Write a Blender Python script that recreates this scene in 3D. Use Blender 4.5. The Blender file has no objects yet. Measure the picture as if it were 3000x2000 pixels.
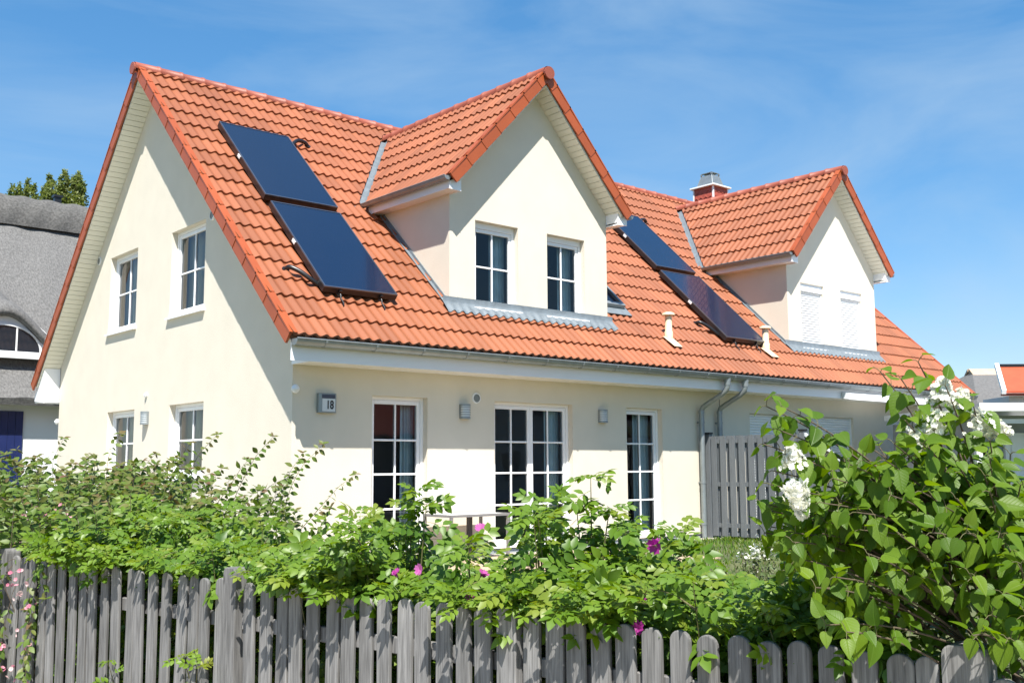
import bpy, bmesh, math, random
import numpy as np
from mathutils import Vector, Matrix

R = math.radians
random.seed(7)
rng = np.random.default_rng(11)
scene = bpy.context.scene
col = scene.collection

# ------------------------------------------------------------------ camera
cam_d = bpy.data.cameras.new('camera')
cam = bpy.data.objects.new('camera', cam_d)
col.objects.link(cam)
YAW, PITCH, ROLL = R(40.949), R(6.846), R(-0.321)
CAM = Vector((-6.684, -12.056, 1.267))
fwd = Vector((math.sin(YAW) * math.cos(PITCH), math.cos(YAW) * math.cos(PITCH), math.sin(PITCH)))
rt0 = Vector((math.cos(YAW), -math.sin(YAW), 0))
up0 = rt0.cross(fwd)
rt = rt0 * math.cos(ROLL) + up0 * math.sin(ROLL)
upv = up0 * math.cos(ROLL) - rt0 * math.sin(ROLL)
cam.matrix_world = Matrix(((rt.x, upv.x, -fwd.x, CAM.x), (rt.y, upv.y, -fwd.y, CAM.y), (rt.z, upv.z, -fwd.z, CAM.z), (0, 0, 0, 1)))
cam_d.sensor_width = 36
cam_d.lens = 36.61
cam_d.clip_start = 0.05
cam_d.clip_end = 3000
scene.camera = cam

# ------------------------------------------------------------------ sky, sun, exposure
SUN = Vector((-0.325, -0.435, 0.84)).normalized()          # towards the sun
world = bpy.data.worlds.new('World')
scene.world = world
world.use_nodes = True
wn, wl = world.node_tree.nodes, world.node_tree.links
wn.clear()
sky = wn.new('ShaderNodeTexSky')
sky.sky_type = 'NISHITA'
sky.sun_disc = False
sky.sun_elevation = math.asin(SUN.z)
sky.sun_rotation = math.atan2(SUN.x, SUN.y)
sky.altitude = 0
sky.air_density = 0.8
sky.dust_density = 0.1
sky.ozone_density = 1.6
bg = wn.new('ShaderNodeBackground')
bg.inputs['Strength'].default_value = 0.108
wo = wn.new('ShaderNodeOutputWorld')
# thin cirrus: long streaks of whiter air in the sky itself
tc = wn.new('ShaderNodeTexCoord')
mp = wn.new('ShaderNodeMapping')
mp.inputs['Rotation'].default_value = (R(8), R(14), R(-35))
mp.inputs['Scale'].default_value = (0.9, 3.2, 7.0)
nz = wn.new('ShaderNodeTexNoise')
nz.inputs['Scale'].default_value = 1.3
nz.inputs['Detail'].default_value = 7
nz.inputs['Roughness'].default_value = 0.55
nz.inputs['Distortion'].default_value = 0.6
rp = wn.new('ShaderNodeValToRGB')
rp.color_ramp.elements[0].position = 0.40
rp.color_ramp.elements[0].color = (0, 0, 0, 1)
rp.color_ramp.elements[1].position = 0.70
rp.color_ramp.elements[1].color = (0.40, 0.40, 0.40, 1)
hs = wn.new('ShaderNodeHueSaturation')
hs.inputs['Saturation'].default_value = 1.72
hs.inputs['Hue'].default_value = 0.5
hs.inputs['Value'].default_value = 1.58
gam = wn.new('ShaderNodeGamma')
gam.inputs['Gamma'].default_value = 0.6
mx = wn.new('ShaderNodeMix')
mx.data_type = 'RGBA'
wl.new(tc.outputs['Generated'], mp.inputs['Vector'])
wl.new(mp.outputs['Vector'], nz.inputs['Vector'])
wl.new(nz.outputs['Fac'], rp.inputs['Fac'])
wl.new(sky.outputs['Color'], gam.inputs['Color'])
wl.new(gam.outputs['Color'], hs.inputs['Color'])
wl.new(hs.outputs['Color'], mx.inputs[6])
mx.inputs[7].default_value = (2.4, 3.2, 4.0, 1)
wl.new(rp.outputs['Color'], mx.inputs[0])
wl.new(mx.outputs[2], bg.inputs['Color'])
wl.new(bg.outputs['Background'], wo.inputs['Surface'])

sun_d = bpy.data.lights.new('sun', 'SUN')
sun_d.energy = 5.0
sun_d.angle = R(0.53)
sun_d.color = (1.0, 0.955, 0.88)
sun = bpy.data.objects.new('sun', sun_d)
col.objects.link(sun)
sun.rotation_euler = SUN.to_track_quat('Z', 'Y').to_euler()
sun.location = (-10, -20, 30)

scene.view_settings.view_transform = 'Standard'
scene.view_settings.look = 'None'
scene.view_settings.gamma = 1
scene.view_settings.exposure = 1.02
scene.cycles.max_bounces = 8
scene.cycles.transparent_max_bounces = 12
scene.cycles.caustics_reflective = False
scene.cycles.caustics_refractive = False

# ------------------------------------------------------------------ materials
def new_mat(name):
    m = bpy.data.materials.new(name)
    m.use_nodes = True
    nt = m.node_tree
    return m, nt, nt.nodes, nt.links, nt.nodes['Principled BSDF']


def mat(name, color, rough=0.6, var=0.0, vscale=3.0, bump=0.0, bscale=60.0, metal=0.0, spec=0.5, stretch=None, attr=0.0, coat=0.0, detail=5.0):
    m, nt, N, L, P = new_mat(name)
    P.inputs['Roughness'].default_value = rough
    P.inputs['Metallic'].default_value = metal
    P.inputs['Specular IOR Level'].default_value = spec
    P.inputs['Coat Weight'].default_value = coat
    c = (*color, 1)
    src = None
    t = N.new('ShaderNodeTexCoord')
    vec = t.outputs['Object']
    if stretch:
        k = N.new('ShaderNodeMapping')
        k.inputs['Scale'].default_value = stretch
        L.new(vec, k.inputs['Vector'])
        vec = k.outputs['Vector']
    if var or attr:
        h = N.new('ShaderNodeHueSaturation')
        h.inputs['Color'].default_value = c
        val = None
        if var:
            n = N.new('ShaderNodeTexNoise')
            n.inputs['Scale'].default_value = vscale
            n.inputs['Detail'].default_value = detail
            L.new(vec, n.inputs['Vector'])
            r = N.new('ShaderNodeMapRange')
            r.inputs['From Min'].default_value = 0.3
            r.inputs['From Max'].default_value = 0.7
            r.inputs['To Min'].default_value = 1 - var
            r.inputs['To Max'].default_value = 1 + var
            L.new(n.outputs['Fac'], r.inputs['Value'])
            val = r.outputs['Result']
        if attr:
            a = N.new('ShaderNodeAttribute')
            a.attribute_name = 'rnd'
            r2 = N.new('ShaderNodeMapRange')
            r2.inputs['To Min'].default_value = 1 - attr
            r2.inputs['To Max'].default_value = 1 + attr
            L.new(a.outputs['Fac'], r2.inputs['Value'])
            if val is None:
                val = r2.outputs['Result']
            else:
                mm = N.new('ShaderNodeMath')
                mm.operation = 'MULTIPLY'
                L.new(val, mm.inputs[0])
                L.new(r2.outputs['Result'], mm.inputs[1])
                val = mm.outputs[0]
        L.new(val, h.inputs['Value'])
        L.new(h.outputs['Color'], P.inputs['Base Color'])
    else:
        P.inputs['Base Color'].default_value = c
    if bump:
        n2 = N.new('ShaderNodeTexNoise')
        n2.inputs['Scale'].default_value = bscale
        n2.inputs['Detail'].default_value = 4
        L.new(vec, n2.inputs['Vector'])
        b = N.new('ShaderNodeBump')
        b.inputs['Strength'].default_value = bump
        b.inputs['Distance'].default_value = 0.02
        L.new(n2.outputs['Fac'], b.inputs['Height'])
        L.new(b.outputs['Normal'], P.inputs['Normal'])
    return m


def leaf_mat(name, ramp, trans=0.35, rough=0.42, vein=0.0, spec=0.5):
    """ramp: colours picked by the leaf's own 'rnd' value."""
    m, nt, N, L, P = new_mat(name)
    a = N.new('ShaderNodeAttribute')
    a.attribute_name = 'rnd'
    r = N.new('ShaderNodeValToRGB')
    e = r.color_ramp.elements
    while len(e) < len(ramp):
        e.new(0.5)
    for k, (pos, c) in enumerate(ramp):
        e[k].position = pos
        e[k].color = (*c, 1)
    L.new(a.outputs['Fac'], r.inputs['Fac'])
    c_out = r.outputs['Color']
    if vein:
        uv = N.new('ShaderNodeUVMap')
        sx = N.new('ShaderNodeSeparateXYZ')
        L.new(uv.outputs['UV'], sx.inputs[0])
        ab = N.new('ShaderNodeMath')
        ab.operation = 'ABSOLUTE'
        L.new(sx.outputs['X'], ab.inputs[0])
        # side veins: fine stripes rising from the midrib
        s1 = N.new('ShaderNodeMath'); s1.operation = 'MULTIPLY_ADD'
        L.new(ab.outputs[0], s1.inputs[0]); s1.inputs[1].default_value = -0.35
        L.new(sx.outputs['Y'], s1.inputs[2])
        s2 = N.new('ShaderNodeMath'); s2.operation = 'MULTIPLY'
        L.new(s1.outputs[0], s2.inputs[0]); s2.inputs[1].default_value = 7.0
        s3 = N.new('ShaderNodeMath'); s3.operation = 'PINGPONG'
        L.new(s2.outputs[0], s3.inputs[0]); s3.inputs[1].default_value = 0.5
        m1 = N.new('ShaderNodeMapRange')
        m1.inputs['From Min'].default_value = 0.0; m1.inputs['From Max'].default_value = 0.09
        m1.inputs['To Min'].default_value = 1.0; m1.inputs['To Max'].default_value = 0.0
        L.new(ab.outputs[0], m1.inputs['Value'])
        m2 = N.new('ShaderNodeMapRange')
        m2.inputs['From Min'].default_value = 0.0; m2.inputs['From Max'].default_value = 0.12
        m2.inputs['To Min'].default_value = 0.4; m2.inputs['To Max'].default_value = 0.0
        L.new(s3.outputs[0], m2.inputs['Value'])
        mxx = N.new('ShaderNodeMath'); mxx.operation = 'MAXIMUM'
        L.new(m1.outputs['Result'], mxx.inputs[0]); L.new(m2.outputs['Result'], mxx.inputs[1])
        mu = N.new('ShaderNodeMath'); mu.operation = 'MULTIPLY'
        L.new(mxx.outputs[0], mu.inputs[0]); mu.inputs[1].default_value = vein
        mc = N.new('ShaderNodeMix'); mc.data_type = 'RGBA'
        L.new(mu.outputs[0], mc.inputs[0]); L.new(c_out, mc.inputs[6])
        mc.inputs[7].default_value = (0.17, 0.27, 0.05, 1)
        c_out = mc.outputs[2]
        bp = N.new('ShaderNodeBump')
        bp.inputs['Strength'].default_value = 0.35
        bp.inputs['Distance'].default_value = 0.004
        bp.invert = True
        L.new(mxx.outputs[0], bp.inputs['Height'])
        L.new(bp.outputs['Normal'], P.inputs['Normal'])
    L.new(c_out, P.inputs['Base Color'])
    P.inputs['Roughness'].default_value = rough
    P.inputs['Specular IOR Level'].default_value = spec
    tr = N.new('ShaderNodeBsdfTranslucent')
    g = N.new('ShaderNodeHueSaturation')
    g.inputs['Hue'].default_value = 0.485
    g.inputs['Saturation'].default_value = 1.1
    g.inputs['Value'].default_value = 1.6
    L.new(c_out, g.inputs['Color'])
    L.new(g.outputs['Color'], tr.inputs['Color'])
    mixs = N.new('ShaderNodeMixShader')
    mixs.inputs[0].default_value = trans
    out = N['Material Output']
    L.new(P.outputs[0], mixs.inputs[1])
    L.new(tr.outputs[0], mixs.inputs[2])
    L.new(mixs.outputs[0], out.inputs['Surface'])
    return m


def glass_mat(name, tint=(0.82, 0.86, 0.88), ior=1.5):
    m, nt, N, L, P = new_mat(name)
    tr = N.new('ShaderNodeBsdfTransparent')
    tr.inputs['Color'].default_value = (*tint, 1)
    gl = N.new('ShaderNodeBsdfGlossy')
    gl.inputs['Roughness'].default_value = 0.015
    gl.inputs['Color'].default_value = (0.95, 0.97, 1, 1)
    fr = N.new('ShaderNodeFresnel')
    fr.inputs['IOR'].default_value = ior
    n = N.new('ShaderNodeTexNoise')
    n.inputs['Scale'].default_value = 1.1
    b = N.new('ShaderNodeBump')
    b.inputs['Strength'].default_value = 0.06
    b.inputs['Distance'].default_value = 0.1
    t = N.new('ShaderNodeTexCoord')
    L.new(t.outputs['Object'], n.inputs['Vector'])
    L.new(n.outputs['Fac'], b.inputs['Height'])
    L.new(b.outputs['Normal'], gl.inputs['Normal'])
    mx_ = N.new('ShaderNodeMixShader')
    L.new(fr.outputs[0], mx_.inputs[0])
    L.new(tr.outputs[0], mx_.inputs[1])
    L.new(gl.outputs[0], mx_.inputs[2])
    L.new(mx_.outputs[0], N['Material Output'].inputs['Surface'])
    return m


def wood_mat(name, color):
    m, nt, N, L, P = new_mat(name)
    P.inputs['Roughness'].default_value = 0.85
    P.inputs['Specular IOR Level'].default_value = 0.25
    t = N.new('ShaderNodeTexCoord')
    oi = N.new('ShaderNodeObjectInfo')
    mul = N.new('ShaderNodeMath'); mul.operation = 'MULTIPLY'; mul.inputs[1].default_value = 37.0
    L.new(oi.outputs['Random'], mul.inputs[0])
    cb = N.new('ShaderNodeCombineXYZ')
    L.new(mul.outputs[0], cb.inputs[0]); L.new(mul.outputs[0], cb.inputs[2])
    ad = N.new('ShaderNodeVectorMath'); ad.operation = 'ADD'
    L.new(t.outputs['Object'], ad.inputs[0]); L.new(cb.outputs[0], ad.inputs[1])
    k = N.new('ShaderNodeMapping'); k.inputs['Scale'].default_value = (1.0, 1.0, 0.045)
    L.new(ad.outputs[0], k.inputs['Vector'])
    n = N.new('ShaderNodeTexNoise'); n.inputs['Scale'].default_value = 110; n.inputs['Detail'].default_value = 6
    n.inputs['Distortion'].default_value = 0.5
    L.new(k.outputs[0], n.inputs['Vector'])
    k2 = N.new('ShaderNodeMapping'); k2.inputs['Scale'].default_value = (1.0, 1.0, 0.16)
    L.new(ad.outputs[0], k2.inputs['Vector'])
    n2 = N.new('ShaderNodeTexNoise'); n2.inputs['Scale'].default_value = 14; n2.inputs['Detail'].default_value = 4
    L.new(k2.outputs[0], n2.inputs['Vector'])
    # knots
    vo = N.new('ShaderNodeTexVoronoi'); vo.inputs['Scale'].default_value = 1.0
    k3 = N.new('ShaderNodeMapping'); k3.inputs['Scale'].default_value = (7, 7, 2.6)
    L.new(ad.outputs[0], k3.inputs['Vector']); L.new(k3.outputs[0], vo.inputs['Vector'])
    kr = N.new('ShaderNodeMapRange'); kr.inputs['From Min'].default_value = 0.03; kr.inputs['From Max'].default_value = 0.09
    kr.inputs['To Min'].default_value = 0.5; kr.inputs['To Max'].default_value = 1.0
    L.new(vo.outputs['Distance'], kr.inputs['Value'])
    r1 = N.new('ShaderNodeMapRange'); r1.inputs['From Min'].default_value = 0.3; r1.inputs['From Max'].default_value = 0.7
    r1.inputs['To Min'].default_value = 0.55; r1.inputs['To Max'].default_value = 1.25
    L.new(n.outputs['Fac'], r1.inputs['Value'])
    r2 = N.new('ShaderNodeMapRange'); r2.inputs['From Min'].default_value = 0.3; r2.inputs['From Max'].default_value = 0.7
    r2.inputs['To Min'].default_value = 0.75; r2.inputs['To Max'].default_value = 1.2
    L.new(n2.outputs['Fac'], r2.inputs['Value'])
    r3 = N.new('ShaderNodeMapRange'); r3.inputs['To Min'].default_value = 0.85; r3.inputs['To Max'].default_value = 1.15
    L.new(oi.outputs['Random'], r3.inputs['Value'])
    p = r1.outputs['Result']
    for q in (r2.outputs['Result'], r3.outputs['Result'], kr.outputs['Result']):
        mm = N.new('ShaderNodeMath'); mm.operation = 'MULTIPLY'
        L.new(p, mm.inputs[0]); L.new(q, mm.inputs[1]); p = mm.outputs[0]
    h = N.new('ShaderNodeHueSaturation'); h.inputs['Color'].default_value = (*color, 1)
    L.new(p, h.inputs['Value'])
    L.new(h.outputs['Color'], P.inputs['Base Color'])
    b = N.new('ShaderNodeBump'); b.inputs['Strength'].default_value = 0.5; b.inputs['Distance'].default_value = 0.004
    L.new(n.outputs['Fac'], b.inputs['Height']); L.new(b.outputs['Normal'], P.inputs['Normal'])
    return m


M = {}
M['tile'] = mat('clay_tile', (0.262, 0.087, 0.038), 0.5, var=0.075, vscale=1.1, bump=0.12, bscale=220, attr=0.14, detail=9, spec=0.4)
M['ridge'] = mat('clay_ridge', (0.27, 0.072, 0.042), 0.5, var=0.08, vscale=3, bump=0.1, bscale=200, attr=0.1, spec=0.4)
M['verge'] = mat('clay_verge', (0.33, 0.074, 0.022), 0.45, var=0.06, vscale=3, bump=0.08, bscale=200, attr=0.08, spec=0.45)
M['cream'] = mat('cream_render', (0.67, 0.62, 0.525), 0.9, var=0.03, vscale=2.2, bump=0.22, bscale=80, spec=0.2, detail=10)
M['white'] = mat('white_plastic', (0.84, 0.85, 0.87), 0.22, var=0.015, vscale=2)
M['soffit'] = mat('soffit_board', (0.72, 0.71, 0.62), 0.5, var=0.03, vscale=2)
M['zinc'] = mat('zinc_sheet', (0.27, 0.30, 0.31), 0.48, metal=0.6, var=0.12, vscale=6, bump=0.05, bscale=20)
M['lead'] = mat('lead_flashing', (0.15, 0.178, 0.20), 0.55, metal=0.0, var=0.14, vscale=9, bump=0.25, bscale=30)
M['glass'] = glass_mat('window_glass')
M['dark'] = mat('black_metal', (0.012, 0.012, 0.014), 0.35)
M['alu'] = mat('aluminium', (0.62, 0.64, 0.66), 0.35, metal=0.8)
M['grey'] = mat('grey_plinth', (0.34, 0.37, 0.40), 0.85, var=0.06, vscale=4, bump=0.2, bscale=120)
M['lampgrey'] = mat('lamp_grey', (0.26, 0.29, 0.30), 0.4, metal=0.4)
M['opal'] = mat('opal_cover', (0.62, 0.66, 0.68), 0.25)
M['number'] = mat('black_ink', (0.01, 0.01, 0.012), 0.5)
M['shutter'] = mat('shutter_slats', (0.80, 0.81, 0.81), 0.45, var=0.012, vscale=3)
M['screen'] = mat('grey_stained_board', (0.132, 0.145, 0.158), 0.6, var=0.10, vscale=5, stretch=(6, 6, 0.6), bump=0.1, bscale=40)
M['pipe'] = mat('cream_pipe', (0.66, 0.53, 0.36), 0.5, var=0.06, vscale=12)
M['inner'] = mat('room_paint', (0.42, 0.43, 0.46), 0.9, var=0.05, vscale=1)
M['floor'] = mat('room_floor', (0.16, 0.11, 0.075), 0.5, var=0.1, vscale=2)
M['curtain'] = mat('cream_curtain', (0.60, 0.54, 0.40), 0.9, var=0.05, vscale=4)
M['curtain_blue'] = mat('blue_curtain', (0.66, 0.80, 0.84), 0.9, var=0.08, vscale=4)
M['blind'] = mat('blind_slats', (0.55, 0.58, 0.60), 0.5)
M['thatch'] = mat('reed_thatch', (0.132, 0.130, 0.127), 0.95, var=0.32, vscale=26, bump=0.9, bscale=45, stretch=(1.0, 0.5, 0.5), detail=9)
M['thatch_ridge'] = mat('heather_ridge', (0.10, 0.098, 0.094), 0.95, var=0.4, vscale=18, bump=0.9, bscale=40, detail=8)
M['thatch_cut'] = mat('reed_cut', (0.10, 0.07, 0.05), 0.95, var=0.4, vscale=40, bump=0.8, bscale=80)
M['whitewash'] = mat('whitewash', (0.80, 0.81, 0.82), 0.8, var=0.02, vscale=2, bump=0.1, bscale=80)
M['navy'] = mat('navy_paint', (0.012, 0.022, 0.10), 0.4, var=0.08, vscale=4)
M['slate'] = mat('red_shingle', (0.34, 0.068, 0.042), 0.6, var=0.1, vscale=12)
M['wood'] = wood_mat('weathered_larch', (0.182, 0.179, 0.177))
M['bark'] = mat('bark', (0.10, 0.075, 0.05), 0.9, var=0.25, vscale=30, bump=0.4, bscale=80)
M['cane'] = mat('green_cane', (0.09, 0.085, 0.03), 0.7, var=0.2, vscale=20)
M['gravel'] = mat('pale_gravel', (0.46, 0.42, 0.36), 0.95, var=0.35, vscale=45, bump=0.9, bscale=60)
M['bounce_street'] = mat('pale_bounce_lane', (0.40, 0.36, 0.30), 0.9, var=0.12, vscale=3, bump=0.3, bscale=50)
M['pave'] = mat('terrace_slab', (0.46, 0.34, 0.235), 0.85, var=0.1, vscale=4, bump=0.1, bscale=60)
M['redroof'] = mat('red_sheet_roof', (0.42, 0.075, 0.030), 0.5, var=0.08, vscale=4)
M['shade'] = mat('grey_boarding', (0.30, 0.33, 0.36), 0.8, var=0.06, vscale=4)
M['cam_white'] = mat('white_fitting', (0.78, 0.79, 0.80), 0.3)
M['tableg'] = mat('table_grey', (0.20, 0.195, 0.195), 0.5, var=0.05, vscale=6)
M['tablep'] = mat('table_leg', (0.045, 0.04, 0.04), 0.5)

g, gnt, GN, GL, GP = new_mat('solar_absorber')
GP.inputs['Base Color'].default_value = (0.007, 0.016, 0.042, 1)
GP.inputs['Roughness'].default_value = 0.16
GP.inputs['Specular IOR Level'].default_value = 0.6
GP.inputs['Coat Weight'].default_value = 0.25
GP.inputs['Coat Roughness'].default_value = 0.05
nz_ = GN.new('ShaderNodeTexNoise'); nz_.inputs['Scale'].default_value = 3.5; nz_.inputs['Detail'].default_value = 4
mr_ = GN.new('ShaderNodeMapRange'); mr_.inputs['To Min'].default_value = 0.10; mr_.inputs['To Max'].default_value = 0.24
GL.new(nz_.outputs['Fac'], mr_.inputs['Value']); GL.new(mr_.outputs['Result'], GP.inputs['Roughness'])
M['solar'] = g

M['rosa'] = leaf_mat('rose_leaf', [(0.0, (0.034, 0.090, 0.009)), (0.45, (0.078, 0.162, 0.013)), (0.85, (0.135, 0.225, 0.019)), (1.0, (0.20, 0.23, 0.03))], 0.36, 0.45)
M['lilac'] = leaf_mat('lilac_leaf', [(0.0, (0.045, 0.105, 0.008)), (0.5, (0.092, 0.175, 0.012)), (1.0, (0.14, 0.225, 0.016))], 0.45, 0.48, vein=0.2, spec=0.35)
M['weigela'] = leaf_mat('weigela_leaf', [(0.0, (0.050, 0.110, 0.014)), (0.5, (0.110, 0.175, 0.024)), (0.8, (0.15, 0.15, 0.040)), (1.0, (0.16, 0.080, 0.045))], 0.34, 0.5)
M['shrub'] = leaf_mat('small_shrub_leaf', [(0.0, (0.035, 0.065, 0.016)), (0.6, (0.075, 0.115, 0.026)), (1.0, (0.12, 0.11, 0.045))], 0.25, 0.55)
M['poplar'] = leaf_mat('poplar_leaf', [(0.0, (0.11, 0.155, 0.036)), (0.5, (0.16, 0.205, 0.05)), (1.0, (0.21, 0.235, 0.08))], 0.42, 0.5)
M['pink'] = leaf_mat('pink_petal', [(0.0, (0.22, 0.008, 0.14)), (0.6, (0.34, 0.03, 0.24)), (1.0, (0.46, 0.12, 0.34))], 0.25, 0.6)
M['palepink'] = leaf_mat('pale_pink_petal', [(0.0, (0.45, 0.12, 0.20)), (0.6, (0.62, 0.34, 0.38)), (1.0, (0.70, 0.56, 0.54))], 0.25, 0.6)
M['whitef'] = leaf_mat('white_petal', [(0.0, (0.62, 0.62, 0.50)), (0.5, (0.74, 0.74, 0.66)), (1.0, (0.80, 0.80, 0.76))], 0.25, 0.6)

gm, gnt2, GN2, GL2, GP2 = new_mat('lawn')
n1 = GN2.new('ShaderNodeTexNoise'); n1.inputs['Scale'].default_value = 1.2; n1.inputs['Detail'].default_value = 8
n2_ = GN2.new('ShaderNodeTexNoise'); n2_.inputs['Scale'].default_value = 60; n2_.inputs['Detail'].default_value = 3
ma = GN2.new('ShaderNodeMath'); ma.operation = 'MULTIPLY_ADD'; ma.inputs[1].default_value = 0.5
GL2.new(n2_.outputs['Fac'], ma.inputs[0]); GL2.new(n1.outputs['Fac'], ma.inputs[2])
cr = GN2.new('ShaderNodeValToRGB')
cr.color_ramp.elements[0].position = 0.5; cr.color_ramp.elements[0].color = (0.038, 0.052, 0.018, 1)
cr.color_ramp.elements[1].position = 1.0; cr.color_ramp.elements[1].color = (0.11, 0.12, 0.045, 1)
GL2.new(ma.outputs[0], cr.inputs['Fac']); GL2.new(cr.outputs['Color'], GP2.inputs['Base Color'])
GP2.inputs['Roughness'].default_value = 0.95
tcg = GN2.new('ShaderNodeTexCoord')
GL2.new(tcg.outputs['Object'], n1.inputs['Vector']); GL2.new(tcg.outputs['Object'], n2_.inputs['Vector'])
M['lawn'] = gm


# ------------------------------------------------------------------ mesh helpers
def wloc(o):
    v = Vector((0, 0, 0))
    while o is not None:
        v += o.location
        o = o.parent
    return v


def V3(*a):
    return Vector(a)


class MB:
    def __init__(s):
        s.v, s.f, s.r, s.sm = [], [], [], []

    def add(s, vs, fs, rnd=None, smooth=False):
        b = len(s.v)
        s.v += [tuple(v) for v in vs]
        x = random.random() if rnd is None else rnd
        for f in fs:
            s.f.append([b + i for i in f])
            s.r.append(x)
            s.sm.append(smooth)

    def quad(s, a, b, c, d, rnd=None):
        s.add((a, b, c, d), ((0, 1, 2, 3),), rnd)

    def box(s, a, b, rnd=None):
        x0, y0, z0 = a
        x1, y1, z1 = b
        s.add([(x0, y0, z0), (x1, y0, z0), (x1, y1, z0), (x0, y1, z0), (x0, y0, z1), (x1, y0, z1), (x1, y1, z1), (x0, y1, z1)],
              [(0, 3, 2, 1), (4, 5, 6, 7), (0, 1, 5, 4), (1, 2, 6, 5), (2, 3, 7, 6), (3, 0, 4, 7)], rnd)

    def obox(s, o, X, Y, Z, rnd=None):
        """box from corner o along three edge vectors"""
        o, X, Y, Z = Vector(o), Vector(X), Vector(Y), Vector(Z)
        p = [o, o + X, o + X + Y, o + Y]
        s.add(p + [q + Z for q in p], [(0, 3, 2, 1), (4, 5, 6, 7), (0, 1, 5, 4), (1, 2, 6, 5), (2, 3, 7, 6), (3, 0, 4, 7)], rnd)

    def tube(s, pts, rad, n=8, cap=True, rnd=None, smooth=True):
        pts = [Vector(p) for p in pts]
        if not hasattr(rad, '__len__'):
            rad = [rad] * len(pts)
        vs, fs = [], []
        ref = None
        for i, p in enumerate(pts):
            d = (pts[min(i + 1, len(pts) - 1)] - pts[max(i - 1, 0)])
            if d.length < 1e-9:
                d = Vector((0, 0, 1))
            d.normalize()
            if ref is None:
                ref = Vector((1, 0, 0)) if abs(d.x) < 0.9 else Vector((0, 1, 0))
            a = (ref - d * ref.dot(d)).normalized()
            ref = a
            b = d.cross(a)
            for k in range(n):
                t = 2 * math.pi * k / n
                vs.append(p + (a * math.cos(t) + b * math.sin(t)) * rad[i])
        for i in range(len(pts) - 1):
            for k in range(n):
                k2 = (k + 1) % n
                fs.append((i * n + k, i * n + k2, (i + 1) * n + k2, (i + 1) * n + k))
        s.add(vs, fs, rnd, smooth)
        if cap:
            s.add(vs[:n], [tuple(range(n))[::-1]], rnd)
            s.add(vs[-n:], [tuple(range(n))], rnd)

    def prism(s, outline, off, rnd=None):
        """outline: list of 3D points (planar), extruded by vector off"""
        n = len(outline)
        a = [Vector(p) for p in outline]
        b = [p + Vector(off) for p in a]
        s.add(a + b, [tuple(range(n))[::-1], tuple(range(n, 2 * n))] + [(i, (i + 1) % n, n + (i + 1) % n, n + i) for i in range(n)], rnd)

    def mesh(s, name, m, base=Vector((0, 0, 0))):
        me = bpy.data.meshes.new(name)
        me.from_pydata([(v[0] - base[0], v[1] - base[1], v[2] - base[2]) for v in s.v], [], s.f)
        at = me.attributes.new('rnd', 'FLOAT', 'FACE')
        at.data.foreach_set('value', s.r)
        me.polygons.foreach_set('use_smooth', s.sm)
        if m:
            me.materials.append(m)
        me.update()
        return me

    def build(s, name, m, parent=None, base=None):
        b = wloc(parent) if parent is not None else Vector(base if base is not None else (0, 0, 0))
        o = bpy.data.objects.new(name, s.mesh(name, m, b))
        col.objects.link(o)
        if parent is not None:
            o.parent = parent
        else:
            o.location = b
        return o


def bevel(o, w=0.004, seg=2):
    md = o.modifiers.new('bevel', 'BEVEL')
    md.width = w
    md.segments = seg
    md.limit_method = 'ANGLE'
    md.angle_limit = R(40)
    return o


def thing(name, label, cat, loc, group=None, rotz=0.0):
    o = bpy.data.objects.new(name, None)
    o.empty_display_size = 0.1
    col.objects.link(o)
    o.location = loc
    o['label'] = label
    o['category'] = cat
    if group:
        o['group'] = group
    return o


def tag(o, label, cat, group=None, kind=None):
    if label:
        o['label'] = label
    if cat:
        o['category'] = cat
    if group:
        o['group'] = group
    if kind:
        o['kind'] = kind
    return o


def mesh_np(name, verts, tmpl_faces, nper, count, m, rnd, uv=None, base=(0, 0, 0), smooth=False):
    """count copies of a template of nper vertices, fast"""
    tot = np.array([len(f) for f in tmpl_faces], np.int32)
    flat = np.concatenate([np.array(f, np.int32) for f in tmpl_faces])
    loops = (flat[None, :] + (np.arange(count, dtype=np.int32) * nper)[:, None]).ravel()
    totals = np.tile(tot, count)
    starts = np.concatenate([[0], np.cumsum(totals)[:-1]]).astype(np.int32)
    me = bpy.data.meshes.new(name)
    me.vertices.add(len(verts))
    me.vertices.foreach_set('co', (verts - np.array(base)).astype(np.float32).ravel())
    me.loops.add(len(loops))
    me.loops.foreach_set('vertex_index', loops)
    me.polygons.add(len(totals))
    me.polygons.foreach_set('loop_start', starts)
    at = me.attributes.new('rnd', 'FLOAT', 'FACE')
    at.data.foreach_set('value', np.repeat(np.clip(rnd, 0, 1), len(tot)).astype(np.float32))
    if uv is not None:
        ul = me.uv_layers.new(name='UVMap')
        tu = uv[flat]
        ul.data.foreach_set('uv', np.tile(tu, (count, 1)).astype(np.float32).ravel())
    me.materials.append(m)
    me.update(calc_edges=True)
    me.validate()
    if smooth:
        me.polygons.foreach_set('use_smooth', [True] * len(me.polygons))
    return me


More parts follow.
